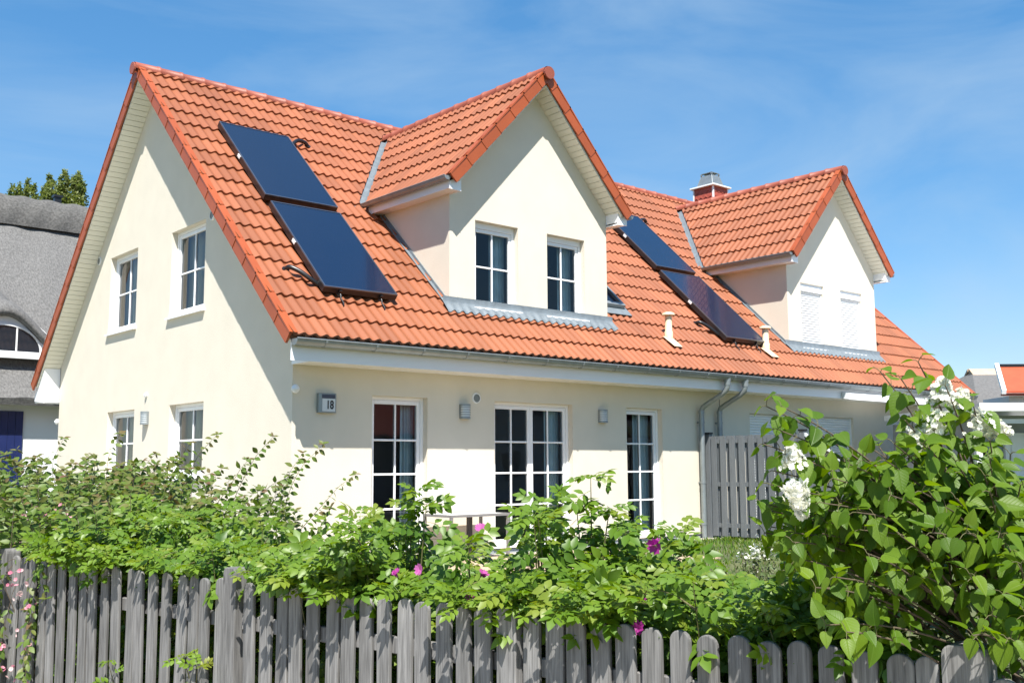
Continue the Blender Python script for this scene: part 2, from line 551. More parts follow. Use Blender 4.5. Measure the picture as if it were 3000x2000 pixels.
# leaf templates: length along +Y = 1, width along X, face up +Z
def leaf_tmpl(w=0.3, cup=0.06, droop=0.12, base_w=0.8, tipw=0.62):
    v = np.array([(0, 0, 0), (w * base_w, .25, cup), (w, .5, cup * 1.1 - droop * .25), (w * tipw, .76, cup * .6 - droop * .6), (0, 1, -droop),
                  (-w * tipw, .76, cup * .6 - droop * .6), (-w, .5, cup * 1.1 - droop * .25), (-w * base_w, .25, cup),
                  (0, .25, 0), (0, .5, -droop * .25), (0, .76, -droop * .6)], float)
    f = [(0, 1, 8), (8, 1, 2, 9), (9, 2, 3, 10), (10, 3, 4), (0, 8, 7), (8, 9, 6, 7), (9, 10, 5, 6), (10, 4, 5)]
    uv = np.column_stack([v[:, 0] / max(w, 1e-6), v[:, 1]])
    return v, f, uv


def heart_tmpl():
    prof = [(0.10, -.03), (.27, .03), (.36, .18), (.365, .36), (.29, .56), (.17, .76), (.07, .90)]
    v = [(0, 0, 0)]
    for x, y in prof:
        v.append((x, y, .10 * x / .36 - .16 * y * y))
    v.append((0, 1, -.17))
    for x, y in prof[::-1]:
        v.append((-x, y, .10 * x / .36 - .16 * y * y))
    n = len(prof)
    mid = [(0, max(y, .04), -.16 * y * y - .015) for x, y in prof]
    b = len(v)
    v += mid
    f = []
    Rr = list(range(1, n + 1))
    Lf = list(range(2 * n + 1, n + 1, -1))
    mi = list(range(b, b + n))
    f.append((0, Rr[0], mi[0])); f.append((0, mi[0], Lf[0]))
    for i in range(n - 1):
        f.append((mi[i], Rr[i], Rr[i + 1], mi[i + 1]))
        f.append((mi[i], mi[i + 1], Lf[i + 1], Lf[i]))
    f.append((mi[-1], Rr[-1], n + 1)); f.append((mi[-1], n + 1, Lf[-1]))
    v = np.array(v, float)
    uv = np.column_stack([v[:, 0] / .36, v[:, 1]])
    return v, f, uv


def compound_tmpl(pairs=3, seed=0):
    rg = np.random.default_rng(seed)
    lv, lf, luv = leaf_tmpl(.31, .07, .16)
    V, F, U = [], [], []
    def put(o, ang, L, tilt):
        c, s = math.cos(ang), math.sin(ang)
        p = lv.copy() * L
        x = p[:, 0] * c + p[:, 1] * s
        y = -p[:, 0] * s + p[:, 1] * c
        z = p[:, 2] + tilt * p[:, 1]
        b = len(V) * len(lv)
        V.append(np.column_stack([x, y, z]) + o)
        F.extend([tuple(i + b for i in f) for f in lf])
        U.append(luv)
    for k in range(pairs):
        t = .30 + .52 * k / max(pairs - 1, 1) * .92
        z = -.22 * t * t
        for sgn in (1, -1):
            put(np.array([sgn * .012, t, z]), sgn * R(rg.uniform(52, 68)), rg.uniform(.33, .40) * (1 - .1 * (k == 0)), rg.uniform(-.35, .05))
    put(np.array([0, .74, -.14]), R(rg.uniform(-8, 8)), .40, rg.uniform(-.6, -.2))
    # rachis
    b = len(V) * len(lv)
    V2 = np.concatenate(V + [np.array([(-.008, 0, 0), (.008, 0, 0), (.006, .4, -.035), (-.006, .4, -.035), (.004, .76, -.135), (-.004, .76, -.135)])])
    F += [(b, b + 1, b + 2, b + 3), (b + 3, b + 2, b + 4, b + 5)]
    U2 = np.concatenate(U + [np.zeros((6, 2))])
    return V2, F, U2


def place_leaves(tm, o, y, zh, L, wj=None):
    """instances of template verts: origins o, axis y, normal hints zh, lengths L  -> (n*k,3)"""
    v = tm[0]
    y = y / np.linalg.norm(y, axis=1, keepdims=True)
    x = np.cross(y, zh)
    x /= np.linalg.norm(x, axis=1, keepdims=True) + 1e-9
    z = np.cross(x, y)
    L = L[:, None, None]
    P = o[:, None, :] + L * (v[None, :, 0:1] * x[:, None, :] + v[None, :, 1:2] * y[:, None, :] + v[None, :, 2:3] * z[:, None, :])
    return P.reshape(-1, 3)


def leaf_object(name, tm, o, y, zh, L, rnd, m, parent=None, smooth=False):
    o = np.asarray(o, float); y = np.asarray(y, float); zh = np.asarray(zh, float); L = np.asarray(L, float)
    P = place_leaves(tm, o, y, zh, L)
    b = wloc(parent) if parent is not None else Vector((0, 0, 0))
    me = mesh_np(name, P, tm[1], len(tm[0]), len(o), m, np.asarray(rnd), tm[2], b, smooth)
    ob = bpy.data.objects.new(name, me)
    col.objects.link(ob)
    if parent is not None:
        ob.parent = parent
    return ob


# ================================================================== GROUND
def smooth(a, b, x):
    t = min(max((x - a) / (b - a), 0), 1)
    return t * t * (3 - 2 * t)


def gz(x, y):
    dx = max(-2.5 - x, 0, x - 20)
    dy = max(-3.0 - y, 0, y - 10.5)
    d = math.hypot(dx, dy)
    return -0.02 - 0.36 * smooth(0.2, 1.6, d)


mb = MB()
xs = sorted(set([-1500, -600, -250, -100, -50, -30, -20, -14] + [round(-10 + .4 * i, 2) for i in range(30)] + [2, 4, 6, 9, 12, 15, 18, 19, 20, 20.5, 21, 21.5, 22, 23, 24, 28, 40, 70, 120, 250, 600, 1500]))
ys = sorted(set([-1500, -600, -250, -100, -50, -30, -20, -16] + [round(-14 + .4 * i, 2) for i in range(38)] + [1.5, 3, 5, 7, 9, 10.5, 11, 11.5, 12, 12.5, 13, 13.5, 14, 20, 30, 50, 100, 250, 600, 1500]))
vs = [(x, y, gz(x, y)) for x in xs for y in ys]
ny = len(ys)
fs = [(i * ny + j, (i + 1) * ny + j, (i + 1) * ny + j + 1, i * ny + j + 1) for i in range(len(xs) - 1) for j in range(ny - 1)]
mb.add(vs, fs, 0.5, True)
tag(mb.build('ground', M['lawn']), None, None, kind='structure')

mb = MB()
mb.quad((.0, -.34, -.012), (17.4, -.34, -.012), (17.4, -.02, -.012), (.0, -.02, -.012))
mb.quad((-2.4, -.02, -.012), (-.02, -.02, -.012), (-.02, 9.2, -.012), (-2.4, 9.2, -.012))  # unseen gravel along the gable, widened to bounce light onto its wall
tag(mb.build('gravel_path', M['gravel']), None, None, kind='structure')
mb = MB()
ln = [(-30, 60), (-6.2, 30), (-4.6, 0), (-4.25, -4), (-3.9, -7), (-3.55, -10), (-3.2, -13), (-1.5, -30), (30, -60)]
ln = [(-9.5, 60), (-7.0, 14), (-4.9, 0), (-4.45, -4), (-4.1, -7), (-3.75, -10), (-3.4, -13), (-2.6, -22), (-2.6, -60)]
for (xa, ya), (xb_, yb_) in zip(ln[:-1], ln[1:]):
    n_ = max(1, int(abs(yb_ - ya) / 1.5))
    for k_ in range(n_):
        t0_, t1_ = k_ / n_, (k_ + 1) / n_
        p0_, p1_ = (xa + (xb_ - xa) * t0_, ya + (yb_ - ya) * t0_), (xa + (xb_ - xa) * t1_, ya + (yb_ - ya) * t1_)
        mb.quad((p0_[0] - 9, p0_[1], -.374), (p0_[0], p0_[1], -.374), (p1_[0], p1_[1], -.374), (p1_[0] - 9, p1_[1], -.374), .5)
tag(mb.build('bounce_street', M['bounce_street']), None, None, kind='structure')  # unseen lane, added pale to reflect warm light into the shaded walls
mb = MB()
for i in range(10):
    for j in range(5):
        mb.box((.4 + i * .48, -2.80 + j * .49, -.08), (.4 + i * .48 + .472, -2.80 + j * .49 + .482, -.006))
tag(mb.build('terrace_pavement', M['pave']), None, None, kind='structure')

# ================================================================== THE HOUSE
house = thing('house', 'cream rendered semi-detached house with orange tiled roof and two gabled dormers', 'house', (0, 0, 0))
W, YR, LEN = 9.227, 4.75, 17.47
OE, OG = 0.557, 0.342
ZE, ZA = 2.895, 7.99
YR = 4.85
SL = (ZA - ZE) / (YR + OE)
XD = (4.414, 13.148)
YF, OD, HW, WW = 0.20, 0.338, 1.937, 1.702
DZA, DZE = 7.615, 5.53
DSL = (DZA - DZE) / HW
YB = W + OE                           # rear eave; the rear slope is a little steeper
SLR = (ZA - ZE) / (YB - YR)


def zroof(y):
    return ZE + (y + OE) * SL if y <= YR else ZE + (YB - y) * SLR


YE = (DZE - ZE) / SL - OE             # where the dormer eave runs into the main roof
YRD = (DZA - ZE) / SL - OE            # where the dormer ridge runs into it


def hwv(y):
    return (DZA - zroof(y)) / DSL


def tiles(mb, O, U, V, N, width, length, row=0.425, per=0.16, amp=0.036, npp=8, jitter=0.0025):
    O, U, V, N = Vector(O), Vector(U), Vector(V), Vector(N)
    nu = int(width / per * npp)
    us = [width * i / nu for i in range(nu + 1)]
    def prof(u):
        c = .5 + .5 * math.cos(2 * math.pi * u / per)
        return amp * (c ** 1.25)
    pr = [prof(u) for u in us]
    nrow = int(math.ceil(length / row - .02))
    for i in range(nrow):
        v0 = i * row
        v1 = min(v0 + row + .012, length)
        ti = [random.random() for _ in range(int(width / (2 * per)) + 2)]
        jj = [random.uniform(-jitter, jitter) for _ in ti]
        tv = [random.uniform(-.004, .004) for _ in ti]
        a, b, c_ = [], [], []
        for u, p in zip(us, pr):
            k = int(u / (2 * per) + 1e-6)
            q = O + U * u
            a.append(q + V * (v0 + tv[k]) + N * (.037 + p + jj[k]))
            b.append(q + V * (v0 + tv[k] + .004) + N * (.004 + p * .9))
            c_.append(q + V * v1 + N * (.004 + p + jj[k] * .3))
        base = len(mb.v)
        n = nu + 1
        mb.v += [tuple(x) for x in a + c_]
        for j in range(nu):
            mb.f.append([base + j, base + j + 1, base + n + j + 1, base + n + j])
            mb.r.append(ti[int(us[j] / (2 * per) + 1e-6)])
            mb.sm.append(True)
        base = len(mb.v)
        mb.v += [tuple(x) for x in a + b]
        for j in range(nu):
            mb.f.append([base + j + 1, base + j, base + n + j, base + n + j + 1])
            mb.r.append(ti[int(us[j] / (2 * per) + 1e-6)])
            mb.sm.append(True)


def cut_object(o, planes, pred):
    bm = bmesh.new()
    bm.from_mesh(o.data)
    for co, no in planes:
        bmesh.ops.bisect_plane(bm, geom=bm.verts[:] + bm.edges[:] + bm.faces[:], plane_co=co, plane_no=no, dist=1e-5)
    dead = [f for f in bm.faces if pred(f.calc_center_median())]
    bmesh.ops.delete(bm, geom=dead, context='FACES')
    bm.to_mesh(o.data)
    bm.free()


ca = 1 / math.sqrt(1 + SL * SL)
VS = Vector((0, ca, SL * ca))
NS = Vector((0, -SL * ca, ca))
RLEN = (YR + OE) / ca
cr = 1 / math.sqrt(1 + SLR * SLR)
RLENR = (YB - YR) / cr
# front slope
mb = MB()
tiles(mb, (-OG, -OE, ZE), (1, 0, 0), VS, NS, LEN + 2 * OG, RLEN)
roof = mb.build('roof', M['tile'], house)
planes = [((0, YF - .03, 0), (0, 1, 0)), ((0, YE, 0), (0, 1, 0))]
for xd in XD:
    planes += [((xd - WW, 0, 0), (1, 0, 0)), ((xd + WW, 0, 0), (1, 0, 0))]
    d = SL / DSL                      # the valley in plan: |dx| falls by d per metre of y
    for s in (-1, 1):
        planes.append(((xd + s * (hwv(YE) + .085), YE, 0), (1, s * d, 0)))


def dead_main(c):
    for xd in XD:
        dx = abs(c.x - xd)
        if c.y > YF - .03 and c.y < YE and dx < WW:
            return True
        if c.y >= YE and dx < hwv(c.y) + .085:
            return True
    return False


cut_object(roof, planes, dead_main)
# rear slope
mb = MB()
tiles(mb, (-OG, YB, ZE), (1, 0, 0), (0, -cr, SLR * cr), (0, SLR * cr, cr), LEN + 2 * OG, RLENR, npp=6)
mb.build('roof', M['tile'], house)

# inner lining of the roof (boards below the tiles)
mb = MB()
def rp_(x, y, off=-.05):
    return (x, y, zroof(y) + off)
xb = [0]
for xd in XD:
    xb += [xd - WW + .05, xd + WW - .05]
xb.append(LEN)
for i in range(len(xb) - 1):
    if i % 2 == 0:
        mb.quad(rp_(xb[i], -OE + .05), rp_(xb[i + 1], -OE + .05), rp_(xb[i + 1], YR), rp_(xb[i], YR))
    else:
        mb.quad(rp_(xb[i], -OE + .05), rp_(xb[i + 1], -OE + .05), rp_(xb[i + 1], YF - .02), rp_(xb[i], YF - .02))
        mb.quad(rp_(xb[i], YRD), rp_(xb[i + 1], YRD), rp_(xb[i + 1], YR), rp_(xb[i], YR))
mb.quad(rp_(0, YR), rp_(LEN, YR), rp_(LEN, YB - .05), rp_(0, YB - .05))
for xd in XD:
    for s in (-1, 1):
        mb.quad((xd, YF, DZA - .06), (xd + s * HW * .97, YF, DZA - .06 - HW * .97 * DSL), (xd + s * HW * .97, YE, DZA - .06 - HW * .97 * DSL), (xd, YRD, DZA - .06))
mb.build('roof_lining', M['inner'], house)


# ridges: overlapping half-round tiles
def ridge(p0, p1, rad=.094, seg=.40, closed=True):
    mb = MB()
    p0, p1 = Vector(p0), Vector(p1)
    d = p1 - p0
    Lh = d.length
    d.normalize()
    side = d.cross(Vector((0, 0, 1))).normalized()
    upn = Vector((0, 0, 1))
    n = max(1, int(round(Lh / seg)))
    for i in range(n):
        a = p0 + d * (Lh * i / n - .02)
        b = p0 + d * (Lh * (i + 1) / n + .02)
        vs, fs = [], []
        K = 10
        for q, r in ((a, rad * 1.0), (a + d * .03, rad * 1.0), (b - d * .05, rad * 1.08), (b - d * .045, rad * 1.17), (b, rad * 1.17)):
            for k in range(K + 1):
                t = math.pi * (-.12 + 1.24 * k / K)
                vs.append(q + side * (math.cos(t) * r * 1.12) + upn * (math.sin(t) * r))
        for j in range(4):
            for k in range(K):
                fs.append((j * (K + 1) + k, j * (K + 1) + k + 1, (j + 1) * (K + 1) + k + 1, (j + 1) * (K + 1) + k))
        mb.add(vs, fs, None, True)
    if closed:
        for q, sgn in ((p0 - d * .022, -1), (p1 + d * .022, 1)):
            K = 16
            ring = [q + side * (math.cos(2 * math.pi * k / K) * rad * 1.12) + upn * (math.sin(2 * math.pi * k / K) * rad * 1.1 - .02) for k in range(K)]
            mb.prism(ring, d * (.03 * sgn), .5)
    return mb


ridge((-OG - .06, YR, ZA - .012), (LEN + OG + .06, YR, ZA - .012)).build('ridge_tiles', M['ridge'], roof)


def verge(O, V, N, S, length, row=.425, w=.035, h=.175):
    """overlapping verge tiles: O at the eave end, V up the slope, S outwards"""
    mb = MB()
    O, V, N, S = Vector(O), Vector(V), Vector(N), Vector(S)
    n = int(math.ceil(length / row - .02))
    for i in range(n):
        v0, v1 = i * row, min((i + 1) * row + .03, length)
        r_ = random.random()
        lo, hi = .056, .042
        p0, p1 = O + V * (v0 + .006), O + V * v1
        # outer cheek
        mb.add([p0 + N * (lo - h) + S * w, p0 + N * lo + S * w, p1 + N * hi + S * w * .75, p1 + N * (hi - h) + S * w * .75,
                p0 + N * (lo - h), p0 + N * (lo - .02), p1 + N * (hi - .02), p1 + N * (hi - h)],
               [(0, 1, 2, 3), (4, 7, 6, 5), (0, 3, 7, 4), (0, 4, 5, 1), (3, 2, 6, 7), (1, 5, 6, 2)], r_)
        # roll over the top
        mb.obox(p0 + N * (lo - .018) - S * .075, S * (w + .075 + .004), V * (v1 - v0), N * .022, r_)
    return mb


def slope_soffit(O, V, N, S, length, depth, pitch=.105):
    """narrow boards under a verge; each board runs from wall to verge"""
    mb = MB()
    O, V, N, S = Vector(O), Vector(V), Vector(N), Vector(S)
    n = int(length / pitch)
    for i in range(n):
        mb.obox(O + V * (i * pitch + .005), S * depth, V * (pitch - .010), N * .012, random.random())
    mb.obox(O + N * .0125, S * depth, V * length, N * .02, .5)
    return mb


VR = Vector((0, -cr, SLR * cr))
NR = Vector((0, SLR * cr, cr))
for (S, x0) in (((-1, 0, 0), -OG), ((1, 0, 0), LEN + OG)):
    for V_, N_, y0, RLEN_ in ((VS, NS, -OE, RLEN), (VR, NR, YB, RLENR)):
        verge((x0, y0, ZE), V_, N_, S, RLEN_).build('verge_tiles', M['verge'], roof)
        slope_soffit((x0 + (.0 if S[0] < 0 else 0) - .012 * S[0], y0, ZE) - N_ * 0 + Vector(N_) * -.17 if False else Vector((x0 - .01 * S[0], y0, ZE)) + Vector(N_) * -.155 + Vector(V_) * .1, V_, N_, (-S[0], 0, 0), RLEN_ - .1, OG - .012).build('soffit_boards', M['soffit'], roof)


# ---- walls with openings
def wall_mesh(P, u0, u1, v0, v1, holes, depth, inward, clips=()):
    """P(u,v,w) -> point; holes (ua,ub,va,vb); returns bmesh-made object data builder"""
    mb = MB()
    us = sorted(set([u0, u1] + [h[0] for h in holes] + [h[1] for h in holes]))
    vsl = sorted(set([v0, v1] + [h[2] for h in holes] + [h[3] for h in holes]))
    for i in range(len(us) - 1):
        for j in range(len(vsl) - 1):
            cu, cv = (us[i] + us[i + 1]) / 2, (vsl[j] + vsl[j + 1]) / 2
            if any(h[0] < cu < h[1] and h[2] < cv < h[3] for h in holes):
                continue
            mb.quad(P(us[i], vsl[j], 0), P(us[i + 1], vsl[j], 0), P(us[i + 1], vsl[j + 1], 0), P(us[i], vsl[j + 1], 0), .5)
    for a, b, c, d in holes:
        for p, q in (((a, c), (a, d)), ((b, c), (b, d)), ((a, d), (b, d)), ((a, c), (b, c))):
            mb.quad(P(p[0], p[1], 0), P(q[0], q[1], 0), P(q[0], q[1], depth), P(p[0], p[1], depth), .5)
    return mb


FRONT_HOLES = [(1.23, 2.17, .06, 2.25), (3.42, 5.06, .06, 2.25), (6.33, 7.24, .06, 2.25),
               (9.76, 10.70, .06, 2.25), (11.87, 13.41, .06, 2.25), (15.0, 15.94, .06, 2.25)]
GABLE_HOLES = [(5.45, 6.72, 3.66, 5.05), (2.76, 4.03, 3.66, 5.05), (5.35, 6.60, 1.12, 2.26), (2.66, 3.91, 1.12, 2.26)]
Pf = lambda u, v, w: (u, w, v)
Pg = lambda u, v, w: (w, u, v)
wm = wall_mesh(Pf, 0, LEN, .19, 2.72, FRONT_HOLES, .13, 1)
wm.build('wall', M['cream'], house)
wm = wall_mesh(Pg, 0, W, .19, 8.0, GABLE_HOLES, .13, 1)
gw = wm.build('wall', M['cream'], house)
cut_object(gw, [((0, 0, ZE + OE * SL - .06), NS), ((0, W, ZE + (YB - W) * SLR - .06), NR)],
           lambda c: c.z > zroof(c.y) - .06)
mb = MB()
mb.add([(LEN, 0, .19), (LEN, W, .19), (LEN, W, zroof(W) - .06), (LEN, YR, ZA - .06), (LEN, 0, zroof(0) - .06)], [(0, 1, 2, 3, 4)], .5)
mb.quad((0, W, .19), (LEN, W, .19), (LEN, W, 3.2), (0, W, 3.2), .5)
mb.build('wall', M['cream'], house)
# plinth, set back 2 cm behind the render
mb = MB()
xsf = [0.02] + [q for h in FRONT_HOLES for q in (h[0], h[1])] + [LEN - .02]
for i in range(0, len(xsf), 2):
    mb.box((xsf[i], .02, -.3), (xsf[i + 1], .135, .1885))
for h in FRONT_HOLES:
    mb.box((h[0], .03, -.3), (h[1], .1, .045))
mb.box((.02, .1, -.3), (.1, W - .02, .192))
mb.build('plinth', M['grey'], house)
# joint between the two halves
mb = MB()
mb.box((8.845, -.004, .19), (8.857, .01, 2.6))
mb.build('expansion_joint', M['dark'], house)
# rooms behind the glass
mb = MB()
mb.quad((.1, .14, .03), (LEN - .1, .14, .03), (LEN - .1, W - .1, .03), (.1, W - .1, .03))
mb.quad((.1, .14, 2.66), (LEN - .1, .14, 2.66), (LEN - .1, W - .1, 2.66), (.1, W - .1, 2.66))
mb.quad((2.55, .14, .03), (2.55, 2.3, .03), (2.55, 2.3, 2.66), (2.55, .14, 2.66))
mb.quad((.14, 4.5, .03), (LEN, 4.5, .03), (LEN, 4.5, 2.66), (.14, 4.5, 2.66))
mb.quad((5.8, .14, .03), (5.8, 4.5, .03), (5.8, 4.5, 2.66), (5.8, .14, 2.66))
mb.quad((8.73, .14, .03), (8.73, W, .03), (8.73, W, 7), (8.73, .14, 3.2))
mb.quad((3.2, 4.0, 2.66), (3.2, W, 2.66), (3.2, W, 6), (3.2, 4.0, 6))
mb.quad((0.2, 4.75, 2.66), (LEN, 4.75, 2.66), (LEN, 4.75, 7), (0.2, 4.75, 7))
mb.build('inner_rooms', M['inner'], house)


def window(P, hole, cols, rows, nleaf=1, depth=.10, curtain=None, low=False, sill=True, bars_v=None, cside=0, head=.05):
    """P(u,v,w) maps the wall plane; hole (u0,u1,v0,v1)"""
    u0, u1, v0, v1 = hole
    mb = MB()
    def bx(a, b, c, d, w0, w1):
        p = [P(a, c, w0), P(b, c, w0), P(b, d, w0), P(a, d, w0), P(a, c, w1), P(b, c, w1), P(b, d, w1), P(a, d, w1)]
        mb.add(p, [(0, 1, 2, 3), (4, 7, 6, 5), (0, 4, 5, 1), (1, 5, 6, 2), (2, 6, 7, 3), (3, 7, 4, 0)], .5)
    fo = .048
    d0, d1 = depth, depth + .07
    bx(u0, u0 + fo, v0, v1, d0, d1)
    bx(u1 - fo, u1, v0, v1, d0, d1)
    bx(u0 + fo, u1 - fo, v1 - fo - head + .05, v1, d0, d1)
    bx(u0 + fo, u1 - fo, v0, v0 + fo, d0, d1)
    a0, a1 = u0 + fo + .003, u1 - fo - .003
    top = v1 - fo - head + .05 - .003
    bot = v0 + fo + .003
    panes = MB()
    wl_ = (a1 - a0) / nleaf
    sf = .055
    for k in range(nleaf):
        b0, b1 = a0 + k * wl_ + .0015, a0 + (k + 1) * wl_ - .0015
        e0, e1 = d0 + .012, d1 + .006
        bx(b0, b0 + sf, bot, top, e0, e1)
        bx(b1 - sf, b1, bot, top, e0, e1)
        bx(b0 + sf, b1 - sf, top - sf, top, e0, e1)
        bx(b0 + sf, b1 - sf, bot, bot + sf * 1.25, e0, e1)
        g0, g1, h0, h1 = b0 + sf, b1 - sf, bot + sf * 1.25, top - sf
        m0, m1 = e0 + .010, e1 - .004
        for i in range(1, cols):
            c = g0 + (g1 - g0) * i / cols
            bx(c - .014, c + .014, h0, h1, m0, m1)
        vb = bars_v or [h0 + (h1 - h0) * j / rows for j in range(1, rows)]
        for c in vb:
            e = [g0] + [g0 + (g1 - g0) * i / cols for i in range(1, cols)] + [g1]
            for i in range(cols):
                bx(e[i] + (.014 if i else 0), e[i + 1] - (.014 if i < cols - 1 else 0), c - .014, c + .014, m0, m1)
        wg = e0 + .028
        panes.add([P(g0 - .01, h0 - .01, wg), P(g1 + .01, h0 - .01, wg), P(g1 + .01, h1 + .01, wg), P(g0 - .01, h1 + .01, wg)], [(3, 2, 1, 0) if P is Pg else (0, 1, 2, 3)], .5)   # faces outwards
    o = mb.build('window' if nleaf == 1 else 'glazed_door', M['white'], house)
    bevel(o, .004, 1)
    panes.build('pane', M['glass'], o)
    if sill:
        s = MB()
        p = [P(u0 - .05, v0 - .035, -.055), P(u1 + .05, v0 - .035, -.055), P(u1 + .05, v0 - .005, -.055), P(u0 - .05, v0 - .005, -.055),
             P(u0 - .05, v0 - .03, .002), P(u1 + .05, v0 - .03, .002), P(u1 + .05, v0 + .012, .002), P(u0 - .05, v0 + .012, .002)]
        s.add(p, [(0, 1, 2, 3), (4, 7, 6, 5), (0, 4, 5, 1), (1, 5, 6, 2), (2, 6, 7, 3), (3, 7, 4, 0)], .5)
        p = [P(u0 + .002, v0 - .02, .002), P(u1 - .002, v0 - .02, .002), P(u1 - .002, v0 + .003, depth + .01), P(u0 + .002, v0 + .003, depth + .01)]
        p2 = [P(u0 + .002, v0 + .011, .002), P(u1 - .002, v0 + .011, .002), P(u1 - .002, v0 + .02, depth + .01), P(u0 + .002, v0 + .02, depth + .01)]
        s.add(p + p2, [(0, 1, 2, 3), (4, 5, 6, 7)], .5)
        s.build('sill', M['white'], o)
    if curtain:
        for (ca0, ca1, m_, wob) in curtain:
            c = MB()
            nn = 40
            A = u0 + (u1 - u0) * ca0
            B = u0 + (u1 - u0) * ca1
            ln = []
            for i in range(nn + 1):
                t = i / nn
                u = A + (B - A) * t
                ln.append((u, depth + .22 + .025 * math.sin(t * wob * 6.283) + .012 * math.sin(t * wob * 15.1 + 1)))
            vs_, fs_ = [], []
            for (u, w) in ln:
                vs_ += [P(u, v0 + .03, w), P(u, v1 + .02, w)]
            for i in range(nn):
                fs_.append((2 * i, 2 * i + 2, 2 * i + 3, 2 * i + 1))
            c.add(vs_, fs_, .5, True)
            c.build('curtain', M[m_], o)
    return o


for i, h in enumerate(GABLE_HOLES):
    window(Pg, h, 2, 2, curtain=[(.55, .98, 'curtain', 5), (.02, .2, 'curtain_blue' if i in (1, 3) else 'curtain', 3)])
bv = [.69, 1.17, 1.645]
window(Pf, FRONT_HOLES[0], 2, 4, sill=False, bars_v=bv, curtain=[(.74, .97, 'curtain_blue', 3)])
window(Pf, FRONT_HOLES[1], 2, 4, nleaf=2, sill=False, bars_v=bv, curtain=[(.80, .98, 'curtain_blue', 4), (.03, .12, 'curtain_blue', 2)])
window(Pf, FRONT_HOLES[2], 2, 4, sill=False, bars_v=bv, curtain=[(.55, .97, 'curtain_blue', 4), (.04, .30, 'curtain', 3)])


def shutter(P, hole, drop=.0, box=.0):
    u0, u1, v0, v1 = hole
    mb = MB()
    n = int((v1 - v0) / .052)
    for i in range(n):
        a = v0 + (v1 - v0) * i / n
        b = v0 + (v1 - v0) * (i + 1) / n
        mb.add([P(u0 + .025, a, .078), P(u1 - .025, a, .078), P(u1 - .025, a + (b - a) * .45, .066), P(u0 + .025, a + (b - a) * .45, .066),
                P(u1 - .025, b - .007, .074), P(u0 + .025, b - .007, .074), P(u1 - .025, b - .006, .086), P(u0 + .025, b - .006, .086),
                P(u1 - .025, b, .086), P(u0 + .025, b, .086)],
               [(0, 1, 2, 3), (3, 2, 4, 5), (5, 4, 6, 7), (7, 6, 8, 9)], .5)
    o = mb.build('roller_shutter', M['shutter'], house)
    r = MB()
    for a in (u0, u1 - .03):
        p = [P(a, v0, .055), P(a + .03, v0, .055), P(a + .03, v1, .055), P(a, v1, .055), P(a, v0, .1), P(a + .03, v0, .1), P(a + .03, v1, .1), P(a, v1, .1)]
        r.add(p, [(0, 1, 2, 3), (4, 7, 6, 5), (0, 4, 5, 1), (1, 5, 6, 2), (2, 6, 7, 3), (3, 7, 4, 0)], .5)
    r.build('guide_rail', M['white'], o)
    if box:
        b_ = MB()
        p = [P(u0 + .002, v1, .03), P(u1 - .002, v1, .03), P(u1 - .002, v1 + box, .03), P(u0 + .002, v1 + box, .03), P(u0 + .002, v1, .1), P(u1 - .002, v1, .1), P(u1 - .002, v1 + box, .1), P(u0 + .002, v1 + box, .1)]
        b_.add(p, [(0, 1, 2, 3), (4, 7, 6, 5), (0, 4, 5, 1), (1, 5, 6, 2), (2, 6, 7, 3), (3, 7, 4, 0)], .5)
        b_.build('shutter_box', M['white'], o)
    return o


for h in FRONT_HOLES[3:]:
    shutter(Pf, (h[0], h[1], h[2], h[3]))

